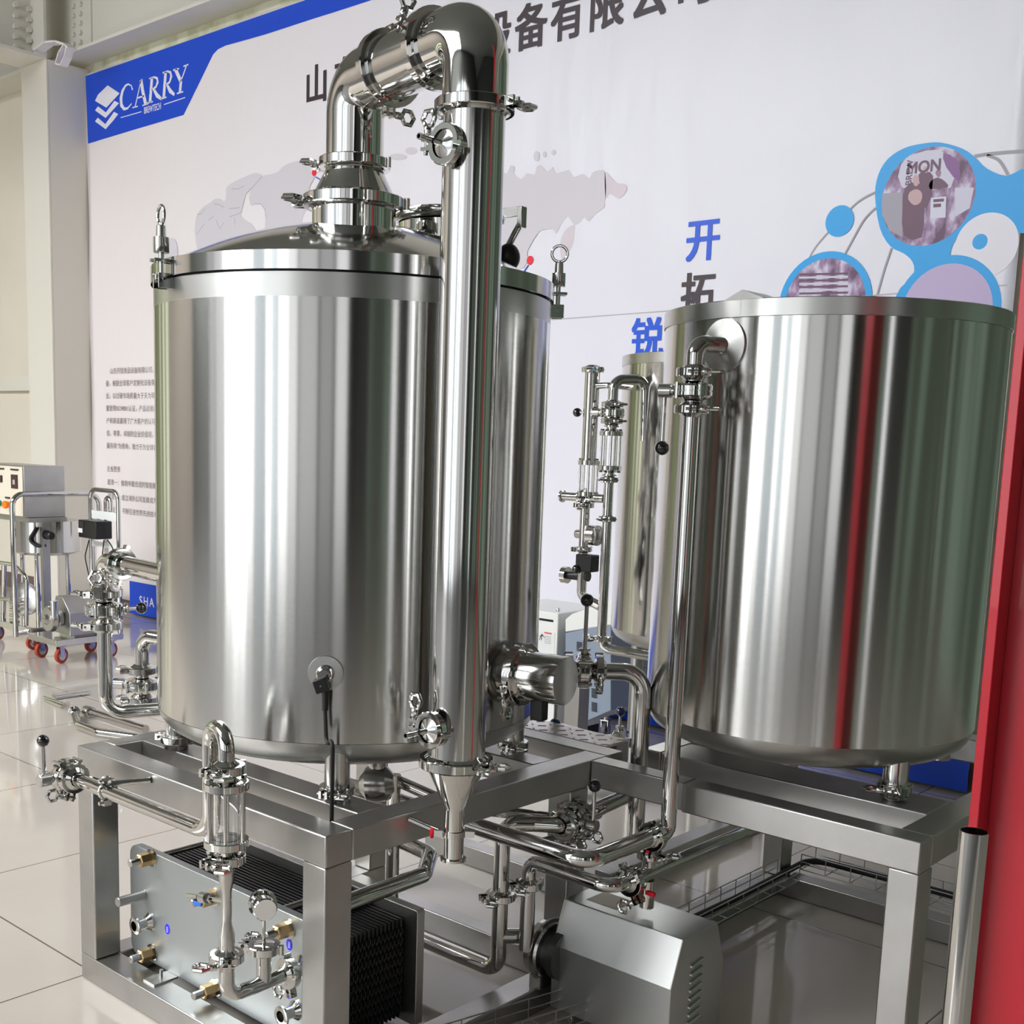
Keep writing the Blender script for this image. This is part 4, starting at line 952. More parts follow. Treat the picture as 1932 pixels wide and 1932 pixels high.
# inlet disc and its elbow
def rad2(az): a = math.radians(az); return V((math.cos(a), math.sin(a), 0))
d2 = rad2(261.5); P = V((T2X, T2Y, 0)) + d2 * T2R; P.z = zat(1378, 652, P.x, P.y)
MB().lathe(P - d2 * 0.012, d2, [(0, 0.072), (0.016, 0.070), (0.022, 0.030), (0.024, 0.022)], 56).build('weld_pad', BRM, T2)
DX, DY = -1.738, 2.735; DR = 0.0218
T = thing('wort_downpipe', (DX, DY, 0.6), 'long polished downpipe running beside the wide tank', 'pipe')
e0 = P + d2 * 0.012; c1 = V((DX, DY, P.z)); vz = zat(1313, 738, DX, DY)
MB().tube([e0, e0 + (c1 - e0) * 0.25, c1, V((DX, DY, vz + 0.056))], DR, 0.055, 28).build('top_elbow', POLB, T, angle=60)
vb = bvalve('butterfly_valve', V((DX, DY, vz)), (0, 0, 1), DR, (-0.95, -0.3, 0), (0, 0, -1), 'butterfly valve with a hanging black ball lever near the rim of the wide tank', rodlen=0.135, side=(0.6, -0.8, 0), half=0.048, hublen=0.052, flip=(1, 1), ballr=0.0195)
XP = 0.605; cyp = onz(1068, 1613, XP).y
MB().tube([V((DX, DY, vz - 0.056)), V((DX, DY, XP)), V((DX - 0.01, DY - 0.05, XP))], DR, 0.045, 28).build('pipe_run', POL, T, angle=60)
pc_ = V((DX - 0.012, DY - 0.055, XP)); clamp(T, pc_, (0, 1, 0), DR + 0.006, (-0.2, 0, -1), 1)
lab(MB().obox(pc_ + V((-0.012, 0, -0.045)), (0.012, 0, 0), (0, 0.006, 0), (0, 0, 0.006)).build('seal_tag', REDM, T, bevel=0.002), 'small red seal tag')
T = thing('crossover_pipe', (-2.0, cyp, XP), 'polished pipe bending at a right angle between the two skids', 'pipe')
MB().tube([pc_ - V((0, 0.006, 0)), V((DX - 0.016, cyp, XP)), V((-2.75, cyp, XP))], 0.0245, 0.055, 28).build('pipe_run', POL, T, angle=60)
# pump
PY, PZ = 2.615, 0.185
T = thing('centrifugal_pump', (-1.83, 2.74, 0.04), 'centrifugal pump under a bent steel cover between the skids', 'pump')
q0, q1 = onz(1060, 1697, .35), onz(1289, 1773.5, .35)
X0, X1 = q0.x, q1.x; Y0 = q1.y
prof = [(Y0 + 0.000, 0.35), (Y0 + 0.178, 0.35), (Y0 + 0.225, 0.225), (Y0 + 0.225, 0.03), (Y0 - 0.048, 0.03), (Y0 - 0.048, 0.222)]
COVM = mat('satin_cover', (0.60, 0.61, 0.60), 0.33, 1.0, bump=((3, 3, 3), 0.02, 0.002))
cov = MB().prism([V((X0, y, z)) for y, z in prof], (X1 - X0, 0, 0)).build('motor_cover', COVM, T, bevel=0.003, smooth=False)
for k in range(8):
    z = 0.258 - k * 0.024; y0_ = Y0 + 0.05
    g = MB(); a = V((X1 + 0.0015, y0_, z)); b_ = V((X1 + 0.0015, y0_ + 0.055, z + 0.006))
    g.tube([a, b_], 0.0065, 0, 12); g.ball(a, 0.0065, 12); g.build('louvre', COVM, cov)
q = ony(1075, 1922, Y0 - 0.048); g = MB().lathe(q + V((0, -0.0005, 0)), (0, -1, 0), [(0, 0.013), (0.002, 0.013), (0.0021, 0.007), (0.006, 0.007)], 20); g.build('bolt', POL, cov)
MB().box((X0 + 0.05, Y0 + 0.04, 0.3502), (X0 + 0.16, Y0 + 0.13, 0.3506)).build('name_plate', mat('dull_plate', (0.20, 0.17, 0.13), 0.4, 0.6), cov, smooth=False)
hx_ = X0 - 0.075
MB().lathe((hx_, PY + 0.03, PZ), (1, 0, 0), [(0, 0.02), (0.001, 0.072), (0.006, 0.082), (0.030, 0.086), (0.034, 0.094), (0.042, 0.094), (0.044, 0.084), (0.052, 0.080)], 56).build('pump_casing', CAST, T)
MB().lathe((hx_ + 0.045, PY + 0.03, PZ), (1, 0, 0), [(0, 0.06), (0.03, 0.058), (0.035, 0.075), (0.06, 0.075)], 40).build('bearing_frame', mat('dark_casting', (0.10, 0.10, 0.10), 0.35, 0.8), T)
MB().box((X0 - 0.06, PY - 0.03, 0.081), (X0 - 0.02, PY + 0.09, 0.12)).build('foot', CAST, T)
vy1 = 2.53; vx1 = ony(944, 1700, vy1).x
MB().cyl((hx_ + 0.004, PY + 0.0, PZ + 0.04), (vx1, vy1, PZ + 0.045), 0.0225).build('suction_stub', CAST, T)
ox, oy = hx_ + 0.018, PY - 0.055
MB().lathe((ox, oy, 0), (0, 0, 1), [(PZ + 0.02, 0.022), (0.335, 0.022), (0.36, 0.0205), (0.40, 0.0205)], 28).build('outlet_neck', CAST, T)
# suction pipe with S bend
T = thing('suction_pipe', (vx1, vy1, 0.1), 'polished suction pipe rising beside the pump, with an S bend at the top', 'pipe')
sz = 0.575; s1 = onz(1000, 1557, sz); s2 = onz(1058, 1557, sz)
vd_ = (onz(1190, 1498, sz) - s2).normalized()
MB().tube([V((-2.75, vy1, 0.12)), V((vx1, vy1, 0.12)), V((vx1, vy1, sz)), s1 + V((0.0, 0.02, 0)), s2, s2 + vd_ * 0.014], 0.0235, 0.052, 28).build('pipe_run', POL, T, angle=60)
clamp(T, (vx1, vy1, zat(945, 1690, vx1, vy1)), (0, 0, 1), 0.030, (-0.4, -1, 0), 1)
vd = (onz(1190, 1498, sz) - s2).normalized()
vc = s2 + vd * 0.058
bvalve('butterfly_valve', vc, vd, 0.0235, (1.0, -0.5, 0), (0, 0, 1), 'butterfly valve with an upright black ball lever under the inner frame corner', rodlen=0.105, side=(0.2, 0, -1), half=0.046, hublen=0.045, flip=(-1, -1), ballr=0.019)
T = thing('mash_pipe', vc, 'dark polished pipe running back from the valve under the right skid', 'pipe')
MB().tube([vc + vd * 0.055, vc + vd * 0.95], 0.0235, 0, 24).build('pipe_run', POL, T)
# delivery pipe
T = thing('delivery_pipe', (ox, oy, 0.4), 'polished delivery pipe above the pump cover', 'pipe')
dz = 0.475; q = ony(1150, 1668, oy)
MB().tube([V((ox, oy, 0.408)), V((ox, oy, dz)), V((q.x, oy, dz)), V((q.x + 0.012, oy + 0.075, dz))], 0.0205, 0.048, 28).build('pipe_run', POL, T, angle=60)
clamp(T, (ox, oy, 0.404), (0, 0, 1), 0.0265, (-0.35, -1, 0), 1)
qe = V((q.x + 0.012, oy + 0.080, dz)); clamp(T, qe, (0, 1, 0), 0.028, (0.6, 0, -0.9), 1, s=1.1)
T = thing('transfer_pipe', qe, 'long dark pipe leading back between the rails of the right skid', 'pipe')
MB().tube([qe + V((0, 0.006, 0)), qe + V((0.0, 0.09, 0)), V((qe.x, 3.95, dz - 0.005))], 0.0215, 0, 24).build('pipe_run', POL, T)
MB().tube([qe + V((0.0, 0.09, -0.02)), qe + V((0.0, 0.09, -0.10))], 0.0205, 0, 20).build('drop_leg', POL, T)
MB().tube([qe + V((0.0, 0.09, 0.02)), qe + V((0.0, 0.09, 0.10))], 0.0185, 0, 20).build('riser_stub', POL, T)
clamp(T, qe + V((0, 0.09, 0.055)), (0, 0, 1), 0.022, (1, -0.2, 0), 1)
lab(MB().obox(qe + V((0.05, 0.03, -0.03)), (0.014, 0, 0), (0, 0.006, 0), (0, 0, 0.006)).build('seal_tag', REDM, T, bevel=0.002), 'small red seal tag')
# water pipe from the kettle valve
s = 0.70; rd = V((math.cos(math.radians(42)), math.sin(math.radians(42)), 0)); kc = V((KX, KY, 1.0))
def kr(s_): return kc + rd * s_
zk = 0.9996
MB_ = MB()
T = thing('kettle_outlet', kr(0.56), 'short polished outlet stub on the right side of the kettle', 'pipe')
MB().tube([kr(0.555), kr(0.636)], 0.0225, 0, 28).build('stub', POLB, T)
bvalve('butterfly_valve', kr(0.70), rd, 0.0245, (0, 0, 1), (0, 0, 1), 'butterfly valve with a tall black ball lever between the kettle and the right tank', rodlen=0.135, side=(0.35, -0.5, -1), half=0.046, hublen=0.018, flip=(1, -1), ballr=0.020)
T = thing('outlet_pipe', kr(0.78), 'thick polished pipe bending down from the middle valve through the frame', 'pipe')
e = kr(0.880)
MB().tube([kr(0.752), e, V((e.x, e.y, 0.48))], 0.0262, 0.085, 32).build('pipe_run', POLB, T, angle=60)
# hanging valve lever with a blue ball, further back beside the kettle
q = ony(1050, 1287, 3.25)
bvalve('butterfly_valve', q, (0.74, 0.67, 0), 0.022, (0, -0.3, -1), (0, 0, -1), 'butterfly valve with a hanging dark blue ball lever behind the capped cylinder', rodlen=0.07, clamps=(0, 0), hublen=0.03, ballr=0.020, ballm=mat('navy_ball', (0.008, 0.018, 0.10), 0.15, coat=1.0))
MB().tube([q + V((0.74, 0.67, 0)).normalized() * -0.30, q - V((0.74, 0.67, 0)).normalized() * 0.05], 0.022, 0, 20).build('rear_pipe', POLB, bpy.data.objects['butterfly_valve.00%d' % (len([o for o in bpy.data.objects if o.name.startswith('butterfly_valve')]) - 1)])
q = ony(1168, 1398, 3.9)
bvalve('butterfly_valve', q, (1, 0.2, 0), 0.02, (0, 0, 1), (0, 0, 1), 'small valve with an upright ball lever seen beneath the pipe bend', rodlen=0.05, clamps=(0, 0), hublen=0.02, ballr=0.020, ballm=mat('navy_ball_two', (0.01, 0.015, 0.06), 0.12, coat=1.0))
T = thing('floor_level_pipe', q, 'thin pipe lying level behind the tread plate', 'pipe')
MB().tube([q + V((-0.30, -0.02, 0.01)), q + V((-0.056, -0.011, 0.0))], 0.015, 0, 16).build('pipe_run', POL, T)
# kettle bottom pipework seen through the frame
T = thing('drain_valve', (-2.40, 2.33, 0.66), 'dark drain valve beneath the kettle bottom', 'valve')
q = ony(712, 1478, 2.30); 
MB().lathe(q, (0.8, 0.6, 0.1), [(-0.05, 0.024), (-0.03, 0.05), (0.0, 0.056), (0.03, 0.05), (0.05, 0.024)], 28).build('valve_body', CAST, T)
MB().cyl(q - V((0, 0, 0.0)), q + V((0, 0, 0.12)), 0.026).build('neck', POLB, T)
T = thing('drain_pipe', q, 'pair of level pipes under the kettle, seen through the frame opening', 'pipe')
for dz_ in (0.0, -0.055):
    a = q + V((0.03, 0.06, dz_)); MB().tube([a, a + V((0.20, 0.02, -0.03)), V((-2.10, 2.72, 0.56 + dz_)), V((-2.1, 2.9, 0.54 + dz_))] if dz_ == 0 else [a, V((-2.12, 2.60, 0.50)), V((-2.1, 2.85, 0.50))], 0.0175, 0.04, 20).build('pipe_run', POL, T, angle=60)
q = V((-2.43, 2.34, 0))
T = thing('standing_pipe', (q.x, q.y, 0.1), 'upright polished pipe behind the heat exchanger back plate', 'pipe')
MB().tube([V((q.x, q.y, 0.70)), V((q.x, q.y, 0.081))], 0.0205, 0, 28).build('pipe_run', POL, T)
T = thing('return_loop', (-2.3, 2.4, 0.5), 'hairpin loop of dark polished pipe inside the left skid', 'pipe')
l1, l2, l3 = onz(800, 1622, 0.50), onz(735, 1598, 0.50), onz(660, 1668, 0.50)
MB().tube([onz(700, 1560, 0.50), onz(812, 1612, 0.50), onz(800, 1650, 0.50), onz(650, 1705, 0.50)], 0.0225, 0.045, 24).build('pipe_run', POL, T, angle=60)
# slim tank behind with its manifold
T3X, T3Y = -2.87, 4.81
tank('hot_liquor_tank', T3X, T3Y, 0.48, 0.845, 2.075, 'brushed steel tank half hidden behind the wide right tank')
for a in (60, 130, 230, 310):
    p = V((T3X, T3Y, 0)) + rad2(a) * 0.36
    MB().cyl((p.x, p.y, 0.001), (p.x, p.y, 0.775), 0.03).build('leg', SAT, bpy.data.objects['hot_liquor_tank'])
MY_ = 4.22
def M(x, y, Y=MY_): return ony(x, y, Y)
T = thing('manifold_riser', M(1118, 900), 'tall capped riser pipe at the left of the small manifold', 'pipe')
MB().tube([M(1118, 700), V((M(1118, 700).x, MY_, M(1110, 870).z))], 0.033, 0, 28).build('riser', POL, T)
clamp(T, V((M(1118, 700).x, MY_, M(1118, 698).z)), (0, 0, 1), 0.035, (1, -0.4, 0), -1)
MB().tube([M(1120, 728), M(1152, 727), M(1152, 727) + V((0, 0.15, 0))], 0.014, 0.02, 16).build('bridge_pipe', POL, T)
sight('sight_glass', M(1110, 900).x, MY_, M(1110, 873).z, M(1110, 932).z, 0.048, 0.02, 'lower of the two small sight glasses on the manifold left of the rear tank', bars=5)
X2 = M(1155, 780).x
T = thing('swan_neck_pipe', M(1155, 780), 'swan neck pipe from the rear tank into the manifold valve', 'pipe')
MB().tube([V((X2, MY_, M(1155, 764).z)), V((X2, MY_, M(1155, 716).z)), V((X2 + 0.075, MY_ + 0.13, M(1155, 712).z)), V((X2 + 0.078, MY_ + 0.14, M(1190, 830).z))], 0.022, 0.05, 24).build('neck', POLB, T, angle=60)
bvalve('butterfly_valve', V((X2, MY_, M(1155, 779).z)), (0, 0, 1), 0.022, (-1, -0.3, 0), (-1, 0.0, 0), 'small butterfly valve with a black ball lever pointing left, on the manifold', rodlen=0.085, side=(0.5, -1, 0), half=0.035, hublen=0.05, flip=(1, 1), ballr=0.020)
sight('sight_glass', X2, MY_, M(1153, 818).z, M(1150, 883).z, 0.050, 0.022, 'upper of the two small sight glasses on the manifold left of the rear tank', bars=5)
T = thing('manifold_pipe', V((X2, MY_, 1.2)), 'long polished manifold pipe ending in a bend below the rear tank', 'pipe')
za_ = M(1146, 905).z; zb2 = M(1132, 1222).z
MB().tube([V((X2, MY_, za_)), V((X2, MY_, zb2)), V((X2 + 0.35, MY_ + 0.1, zb2 - 0.02))], 0.0215, 0.045, 24).build('pipe_run', POL, T, angle=60)
clamp(T, V((X2, MY_, M(1146, 905).z)), (0, 0, 1), 0.024, (0.9, -0.5, 0), -1)
clamp(T, V((X2, MY_, M(1138, 978).z)), (0, 0, 1), 0.024, (0.9, -0.5, 0), -1)
clamp(T, V((X2, MY_, M(1133, 1205).z)), (0, 0, 1), 0.024, (-0.9, -0.5, 0), 1)
T = thing('side_branch', M(1090, 938), 'short open ended branch pipe sticking out left from the manifold', 'pipe')
a, b_ = M(1062, 936), M(1140, 941)
g = MB().cyl(a, b_, 0.0195); d = (b_ - a).normalized(); g.lathe(a - d * 0.006, d, [(0, 0.018), (0.001, 0.028), (0.007, 0.028), (0.010, 0.02)], 28); g.build('branch_pipe', POLB, T)
clamp(T, a + d * 0.11, d, 0.0225, (0, -0.6, -1), 1)
T = thing('lower_riser', M(1102, 1000), 'lower riser pipe of the manifold with a drum shaped hub', 'pipe')
XL = M(1102, 1000).x; MB().tube([V((XL, MY_, M(1105, 950).z)), V((XL, MY_, M(1098, 1125).z)), V((XL + 0.09, MY_ + 0.02, M(1098, 1140).z))], 0.0215, 0.04, 24).build('pipe_run', POL, T, angle=60)
a = M(1087, 1007); MB().lathe(a, (1, 0.05, 0), [(0, 0.018), (0.004, 0.020), (0.07, 0.020)], 24).build('hub', CAST, T)
MB().lathe(a + V((0.10, 0, 0)), (1, 0, 0), [(-0.03, 0.02), (-0.02, 0.045), (0.02, 0.045), (0.03, 0.02)], 32).build('drum', CAST, T)
for y in (953, 1036): clamp(T, V((XL, MY_, M(1100, y).z)), (0, 0, 1), 0.024, (-0.3, -1, 0), 1)
T = thing('black_actuator', M(1108, 1062), 'black box actuator with steel end flange on the manifold', 'actuator')
c = M(1108, 1062); MB().obox(c, (0.045, 0, 0), (0, 0.03, 0), (0, 0, 0.038)).build('box', BLK, T, bevel=0.006)
MB().ball(M(1088, 1074, MY_ - 0.03), 0.022).build('knob', BALL, T)
a = M(1061, 1084); MB().lathe(a, (1, 0.1, 0), [(0, 0.030), (0.004, 0.038), (0.03, 0.038), (0.031, 0.022)], 24).build('end_flange', POL, T)
MB().cyl(a + V((0.03, 0, 0)), a + V((0.14, 0.01, 0.005)), 0.018, 0.024).build('black_sleeve', BLK, T)

# ------------------------------------------------------------------ wire cable tray under the right skid
T = thing('cable_tray', (-1.98, 3.5, 0.10), 'dark wire basket cable tray along the rails of the right skid', 'cable tray')
WIR = mat('wire_zinc', (0.45, 0.45, 0.44), 0.3, 1.0)
def tray(a, b_, up, across, n, nm):
    g = MB(); a, b_, ac = V(a), V(b_), V(across)
    for k, z in ((0, 0), (0, 0.03), (0, 0.06), (1, 0), (1, 0.03), (1, 0.06), (0.5, 0)): g.cyl(a + ac * k + V((0, 0, z)), b_ + ac * k + V((0, 0, z)), 0.0022, n=8)
    for i in range(n + 1):
        p = a + (b_ - a) * i / n; g.tube([p + V((0, 0, 0.062)), p, p + ac, p + ac + V((0, 0, 0.062))], 0.002, 0, 8)
    g.build(nm, WIR, T)
tray((-2.035, 2.95, 0.085), (-2.035, 3.98, 0.085), 0, (0.09, 0, 0), 10, 'wire_basket')
tray((-2.0, 4.10, 0.085), (-1.1, 4.10, 0.085), 0, (0, 0.12, 0), 9, 'wire_basket')
tray((-2.13, 2.05, 0.03), (-2.0, 2.62, 0.03), 0, (0.10, 0, 0), 5, 'wire_basket')
MB().tube([(-2.02, 3.0, 0.10), (-2.0, 3.6, 0.10), (-2.01, 4.2, 0.10), (-1.5, 4.22, 0.10), (-1.1, 4.20, 0.10)], 0.012, 0.08, 10).build('black_cable', RUB, T)

# ------------------------------------------------------------------ red steel post and steel tube at the right edge
rx0, rx1, ry = ony(1826, 1560, 2.42).x, ony(1845, 1555, 2.42).x, 2.42
T = thing('red_post', (rx0, ry, 0), 'glossy red steel section post cut off by the right picture edge', 'post')
MB().box((rx0, ry, 0), (rx1, ry + 0.10, 3.4)).build('front_flange', RED, T, bevel=0.002)
MB().box((rx1 + 0.0005, ry + 0.060, 0), (rx1 + 0.22, ry + 0.072, 3.4)).build('web', RED, T)
w_ = ray(1838, 1568); tp = EYE + w_ * (1.62 / 1.0)
T = thing('steel_tube_post', (tp.x, tp.y, 0), 'open ended bare steel tube standing in front of the red post', 'tube')
MB().lathe((tp.x, tp.y, 0), (0, 0, 1), [(0.0, 0.0188), (tp.z, 0.0188), (tp.z, 0.0172), (tp.z - 0.12, 0.0172)], 40, close=False).build('tube', POLB, T)
MB().lathe((tp.x, tp.y, 0), (0, 0, 1), [(0.0, 0.05), (0.008, 0.05)], 32).build('foot_plate', SAT, T)
# ------------------------------------------------------------------ machines behind the tread plate
CYB = 5.15
T = thing('white_cabinet', (-4.3, 5.4, 0), 'white steel cabinet with a warning label behind the kettle edge', 'cabinet')
xa, xb = ony(975, 1160, CYB).x, ony(1058, 1170, CYB).x; zt = ony(1058, 1158, CYB).z
MB().box((xa - 0.15, CYB, 0.05), (xb - 0.02, CYB + 0.45, zt)).build('body', WHITE, T, bevel=0.006)
MB().box((xa - 0.13, CYB + 0.02, 0.0), (xb - 0.02, CYB + 0.43, 0.0495)).build('plinth', BLK, T)
def fr(px0, py0, px1, py1, Y): a = ony(px0, py0, Y); b_ = ony(px1, py1, Y); return a, b_
a, b_ = fr(1000, 1163, 1044, 1174, CYB); MB().box((a.x, CYB - 0.002, b_.z), (b_.x, CYB - 0.0005, a.z)).build('dark_slot', BLK, T, smooth=False)
a, b_ = fr(1000, 1187, 1045, 1248, CYB); MB().box((a.x, CYB - 0.002, b_.z), (b_.x, CYB - 0.0005, a.z)).build('door_panel', ink('panel_white', (0.74, 0.75, 0.74)), T, smooth=False)
a, b_ = fr(1028, 1192, 1041, 1197, CYB); rl = MB().box((a.x, CYB - 0.004, b_.z), (b_.x, CYB - 0.0025, a.z)).build('warning_label', ink('label_red', (0.75, 0.12, 0.08)), T, smooth=False)
for k in range(5):
    a, b_ = fr(1028, 1200 + k * 3.2, 1040, 1201.2 + k * 3.2, CYB); MB().box((a.x, CYB - 0.004, b_.z), (b_.x, CYB - 0.0025, a.z)).build('label_line', ink('label_grey', (0.35, 0.35, 0.37)), rl, smooth=False)
a = ony(1022, 1202, CYB); ribw = MB()
for p0, p1 in (((1018, 1207), (1023, 1196)), ((1023, 1196), (1028, 1203)), ((1023, 1197), (1022, 1208)), ((1018, 1200), (1026, 1199))):
    u0, u1 = ony(*p0, CYB), ony(*p1, CYB); ribw.obox((u0 + u1) / 2 - V((0, 0.003, 0)), (u1 - u0) / 2, (0, 0.0006, 0), (u1 - u0).cross(V((0, 1, 0))).normalized() * 0.0018)
ribw.build('pictogram', ink('pictogram_dark', (0.05, 0.05, 0.06)), T)
MB().lathe(V((ony(1058, 1156, CYB + .05).x - 0.02, CYB + 0.05, zt)), (0, 0, 1), [(0, 0.012), (0.012, 0.012), (0.022, 0.006)], 16).build('cap_screw', POL, T)
T = thing('steam_generator', (-3.7, 5.3, 0), 'blue grey machine with a white sloping hood behind the middle valve', 'machine')
X0, X1 = ony(1063, 1200, CYB).x, ony(1150, 1300, CYB).x; zt2 = ony(1063, 1165, CYB).z
P = [ony(1063, 1192, CYB), ony(1063, 1168, CYB), ony(1075, 1158, CYB), ony(1190, 1118, CYB), ony(1240, 1120, CYB), ony(1240, 1165, CYB)]
MB().prism([p + V((0.012, 0, 0)) for p in P], (0, 0.40, 0)).build('hood', WHITE, T, bevel=0.006)
P = [ony(1063, 1193.5, CYB + .004), ony(1240, 1166.5, CYB + .004), ony(1240, 1330, CYB + .004), ony(1150, 1345, CYB + .004), ony(1100, 1362, CYB + .004), ony(1092, 1340, CYB + .004), ony(1063, 1330, CYB + .004)]
MB().prism([ony(1063, 1194, CYB + .004), ony(1149, 1176, CYB + .004), ony(1149, 1340, CYB + .004), ony(1098, 1362, CYB + .004), ony(1110, 1300, CYB + .004), ony(1063, 1290, CYB + .004)], (0, 0.38, 0)) if 0 else MB().prism([p + V((0.012, 0, 0)) for p in (ony(1063, 1194, CYB + .004), ony(1149, 1176, CYB + .004), ony(1149, 1340, CYB + .004), ony(1098, 1362, CYB + .004), ony(1100, 1300, CYB + .004), ony(1063, 1290, CYB + .004))], (0, 0.38, 0)).build('body', GRYB, T, bevel=0.004)
for r0 in (1212, 1300, 1326):
    for k in range(6):
        a = ony(1088 if r0 == 1212 else 1116, r0 + k * 3, CYB); MB().box((a.x, CYB - 0.002, a.z), (a.x + 0.035, CYB + 0.003, a.z + 0.004)).build('vent_slot', BLK, T, smooth=False)
a = ony(1107, 1202, CYB); sw = MB().box((a.x - 0.022, CYB - 0.004, a.z - 0.02), (a.x + 0.022, CYB + .003, a.z + 0.02)).build('switch_plate', WHITE, T)
MB().lathe(a, (0, -1, 0), [(0.004, 0.012), (0.012, 0.010)], 16).build('rotary_knob', BLK, sw)
def caster(par, p, r, wheel, brake=False, ax=(1, 0.3, 0)):
    p = V(p); ax = V(ax).normalized(); c = V((p.x, p.y, r)); f_ = ax.cross(V((0, 0, 1)))
    g = MB()
    g.obox(c + V((0, 0, r + 0.012)), f_ * 0.030, ax * 0.024, (0, 0, 0.003))
    for s_ in (-1, 1): g.obox(c + ax * s_ * 0.019 + V((0, 0, r * 0.45 + 0.004)) + f_ * 0.006, f_ * 0.020, ax * 0.0018, (0, 0, r * 0.62))
    if brake: g.obox(c + V((0, 0, r + 0.004)) + f_ * 0.05, f_ * 0.03, ax * 0.012, (0, 0, 0.003))
    o = g.build('caster', POLB, par)
    MB().lathe(c - ax * 0.014, ax, [(0, r - 0.004), (0.003, r), (0.025, r), (0.028, r - 0.004)], 32).build('wheel', wheel, o)
    MB().lathe(c - ax * 0.0155, ax, [(0, 0.012), (0.001, r * 0.62), (0.030, r * 0.62), (0.031, 0.012)], 24).build('wheel_hub', CAST, o)
GW = mat('grey_rubber', (0.10, 0.10, 0.11), 0.5)
q = onz(1122, 1374, 0.0); caster(T, (q.x, CYB + 0.10, 0), 0.055, GW)
caster(T, (X0 + 0.1, CYB + 0.3, 0), 0.055, GW); caster(T, (X1 + 0.0, CYB + 0.30, 0), 0.055, GW)
for n_, (x, y) in enumerate(((X0 + 0.1, CYB + 0.3), (X1, CYB + 0.3))): MB().cyl((x, y, 0.122), (x, y, 0.46), 0.02).build('leg', SAT, T)
T = thing('dark_upright', (-3.4, 4.6, 0), 'dark steel upright standing behind the tread plate', 'upright')
q = ony(1080, 1380, 4.35); MB().box((q.x - 0.055, 4.35, 0.0), (q.x + 0.03, 4.43, ony(1080, 1285, 4.35).z)).build('upright', SAT, T, bevel=0.003)

# ------------------------------------------------------------------ loose fittings on the floor at the left
T = thing('loose_bend', onz(160, 1355, 0), 'bent polished pipe lying on the tiles beside the left skid', 'pipe')
a, b_, c, d = onz(140, 1345, 0.03), onz(148, 1368, 0.03), onz(185, 1382, 0.03), onz(262, 1392, 0.03)
MB().tube([a, b_, c, d], 0.024, 0.09, 20, cap=True).build('bent_pipe', POL, T, angle=60)
g = MB(); u = (a - b_).normalized(); ferrule(g, a + V((0, 0, 0.006)), u, 0.024); g.build('end_ferrule', POL, T)
T = thing('loose_pipe', onz(220, 1360, 0), 'straight polished pipe with a union nut lying behind the riser', 'pipe')
a, b_ = onz(165, 1342, 0.035), onz(275, 1376, 0.035)
MB().tube([a, b_], 0.024, 0, 20).build('pipe_run', POL, T)
u = (b_ - a).normalized(); MB().lathe(a - u * 0.02, u, [(0, 0.032), (0.06, 0.034), (0.062, 0.026)], 12).build('union_nut', CAST, T)
labs = ['longest thin steel rod of the loose bundle on the floor', 'middle thin steel rod of the loose bundle on the floor', 'thin steel rod of the bundle nearest the kettle']
for k, (p0, p1) in enumerate((((100, 1313), (165, 1303)), ((104, 1317), (167, 1308)), ((83, 1316), (122, 1330)), ((86, 1321), (118, 1334)))):
    a, b_ = onz(*p0, 0.011), onz(*p1, 0.011)
    o = MB().tube([a, b_], 0.0105, 0, 12).build('steel_rod', POLB, None, loc=a)
    tag(o, ['upper thin rod of the pair pointing right on the floor tiles', 'lower thin rod of the pair pointing right on the floor tiles', 'upper thin rod of the pair pointing down right on the floor', 'lower thin rod of the pair pointing down right on the floor'][k], 'rod', 'thin steel rods lying on the floor')

# ------------------------------------------------------------------ pump trolley and small brewing rig far left
def B(x, y, Y): return ony(x, y, Y)
tx0, tx1, ty0, ty1, tz = -8.27, -7.86, 4.20, 4.74, 0.135
T = thing('pump_trolley', (-8.05, 4.45, 0), 'low steel pump trolley on red wheels with a hooped handle, in front of the column', 'trolley')
MB().box((tx0, ty0, tz), (tx1, ty1, tz + 0.045)).build('platform', POLB, T, bevel=0.003)
for i, (x, y) in enumerate(((tx0 + 0.06, ty0 + 0.07), (tx1 - 0.06, ty0 + 0.07), (tx0 + 0.06, ty1 - 0.07), (tx1 - 0.06, ty1 - 0.07))): caster(T, (x, y, 0), 0.056, WHEEL, brake=(i == 3))
cq = onz(119, 1205, tz + 0.046)
cvx1, cvy0 = cq.x + 0.02, ty0 + 0.12
cx_a = tx0 + 0.14
g = MB().prism([V((x, cvy0, z)) for x, z in ((cvx1, 0.20), (cvx1, 0.36), (cvx1 - 0.10, 0.47), (cvx1 - 0.20, 0.47), (cvx1 - 0.24, 0.36), (cvx1 - 0.24, 0.20))], (0, 0.36, 0))
mc = g.build('motor_cover', SAT, T, bevel=0.004)
for yy in (cvy0 + .03, cvy0 + .3): MB().box((cvx1 - .2, yy, tz + .0455), (cvx1 - .05, yy + .03, .1995)).build('foot', CAST, T)
pcx, pcz = cvx1 - 0.13, 0.315
MB().lathe((pcx, cvy0 - 0.09, pcz), (0, 1, 0), [(-0.045, 0.018), (-0.04, 0.03), (-0.02, 0.04), (-0.018, 0.085), (0.0, 0.095), (0.02, 0.095), (0.03, 0.085), (0.06, 0.06), (0.085, 0.06)], 40).build('pump_casing', CAST, T)
MB().lathe((pcx + 0.07, cvy0 - 0.09, pcz), (0, 0, 1), [(0, 0.022), (0.13, 0.022), (0.132, 0.03), (0.14, 0.03)], 24).build('outlet', POL, T)
hy0, hy1 = B(168, 1000, 4.55).y, 4.55
hxA, hxB = B(172, 1000, 4.72).x, B(224, 1000, 4.72).x
zt_h = B(195, 925, 4.72).z
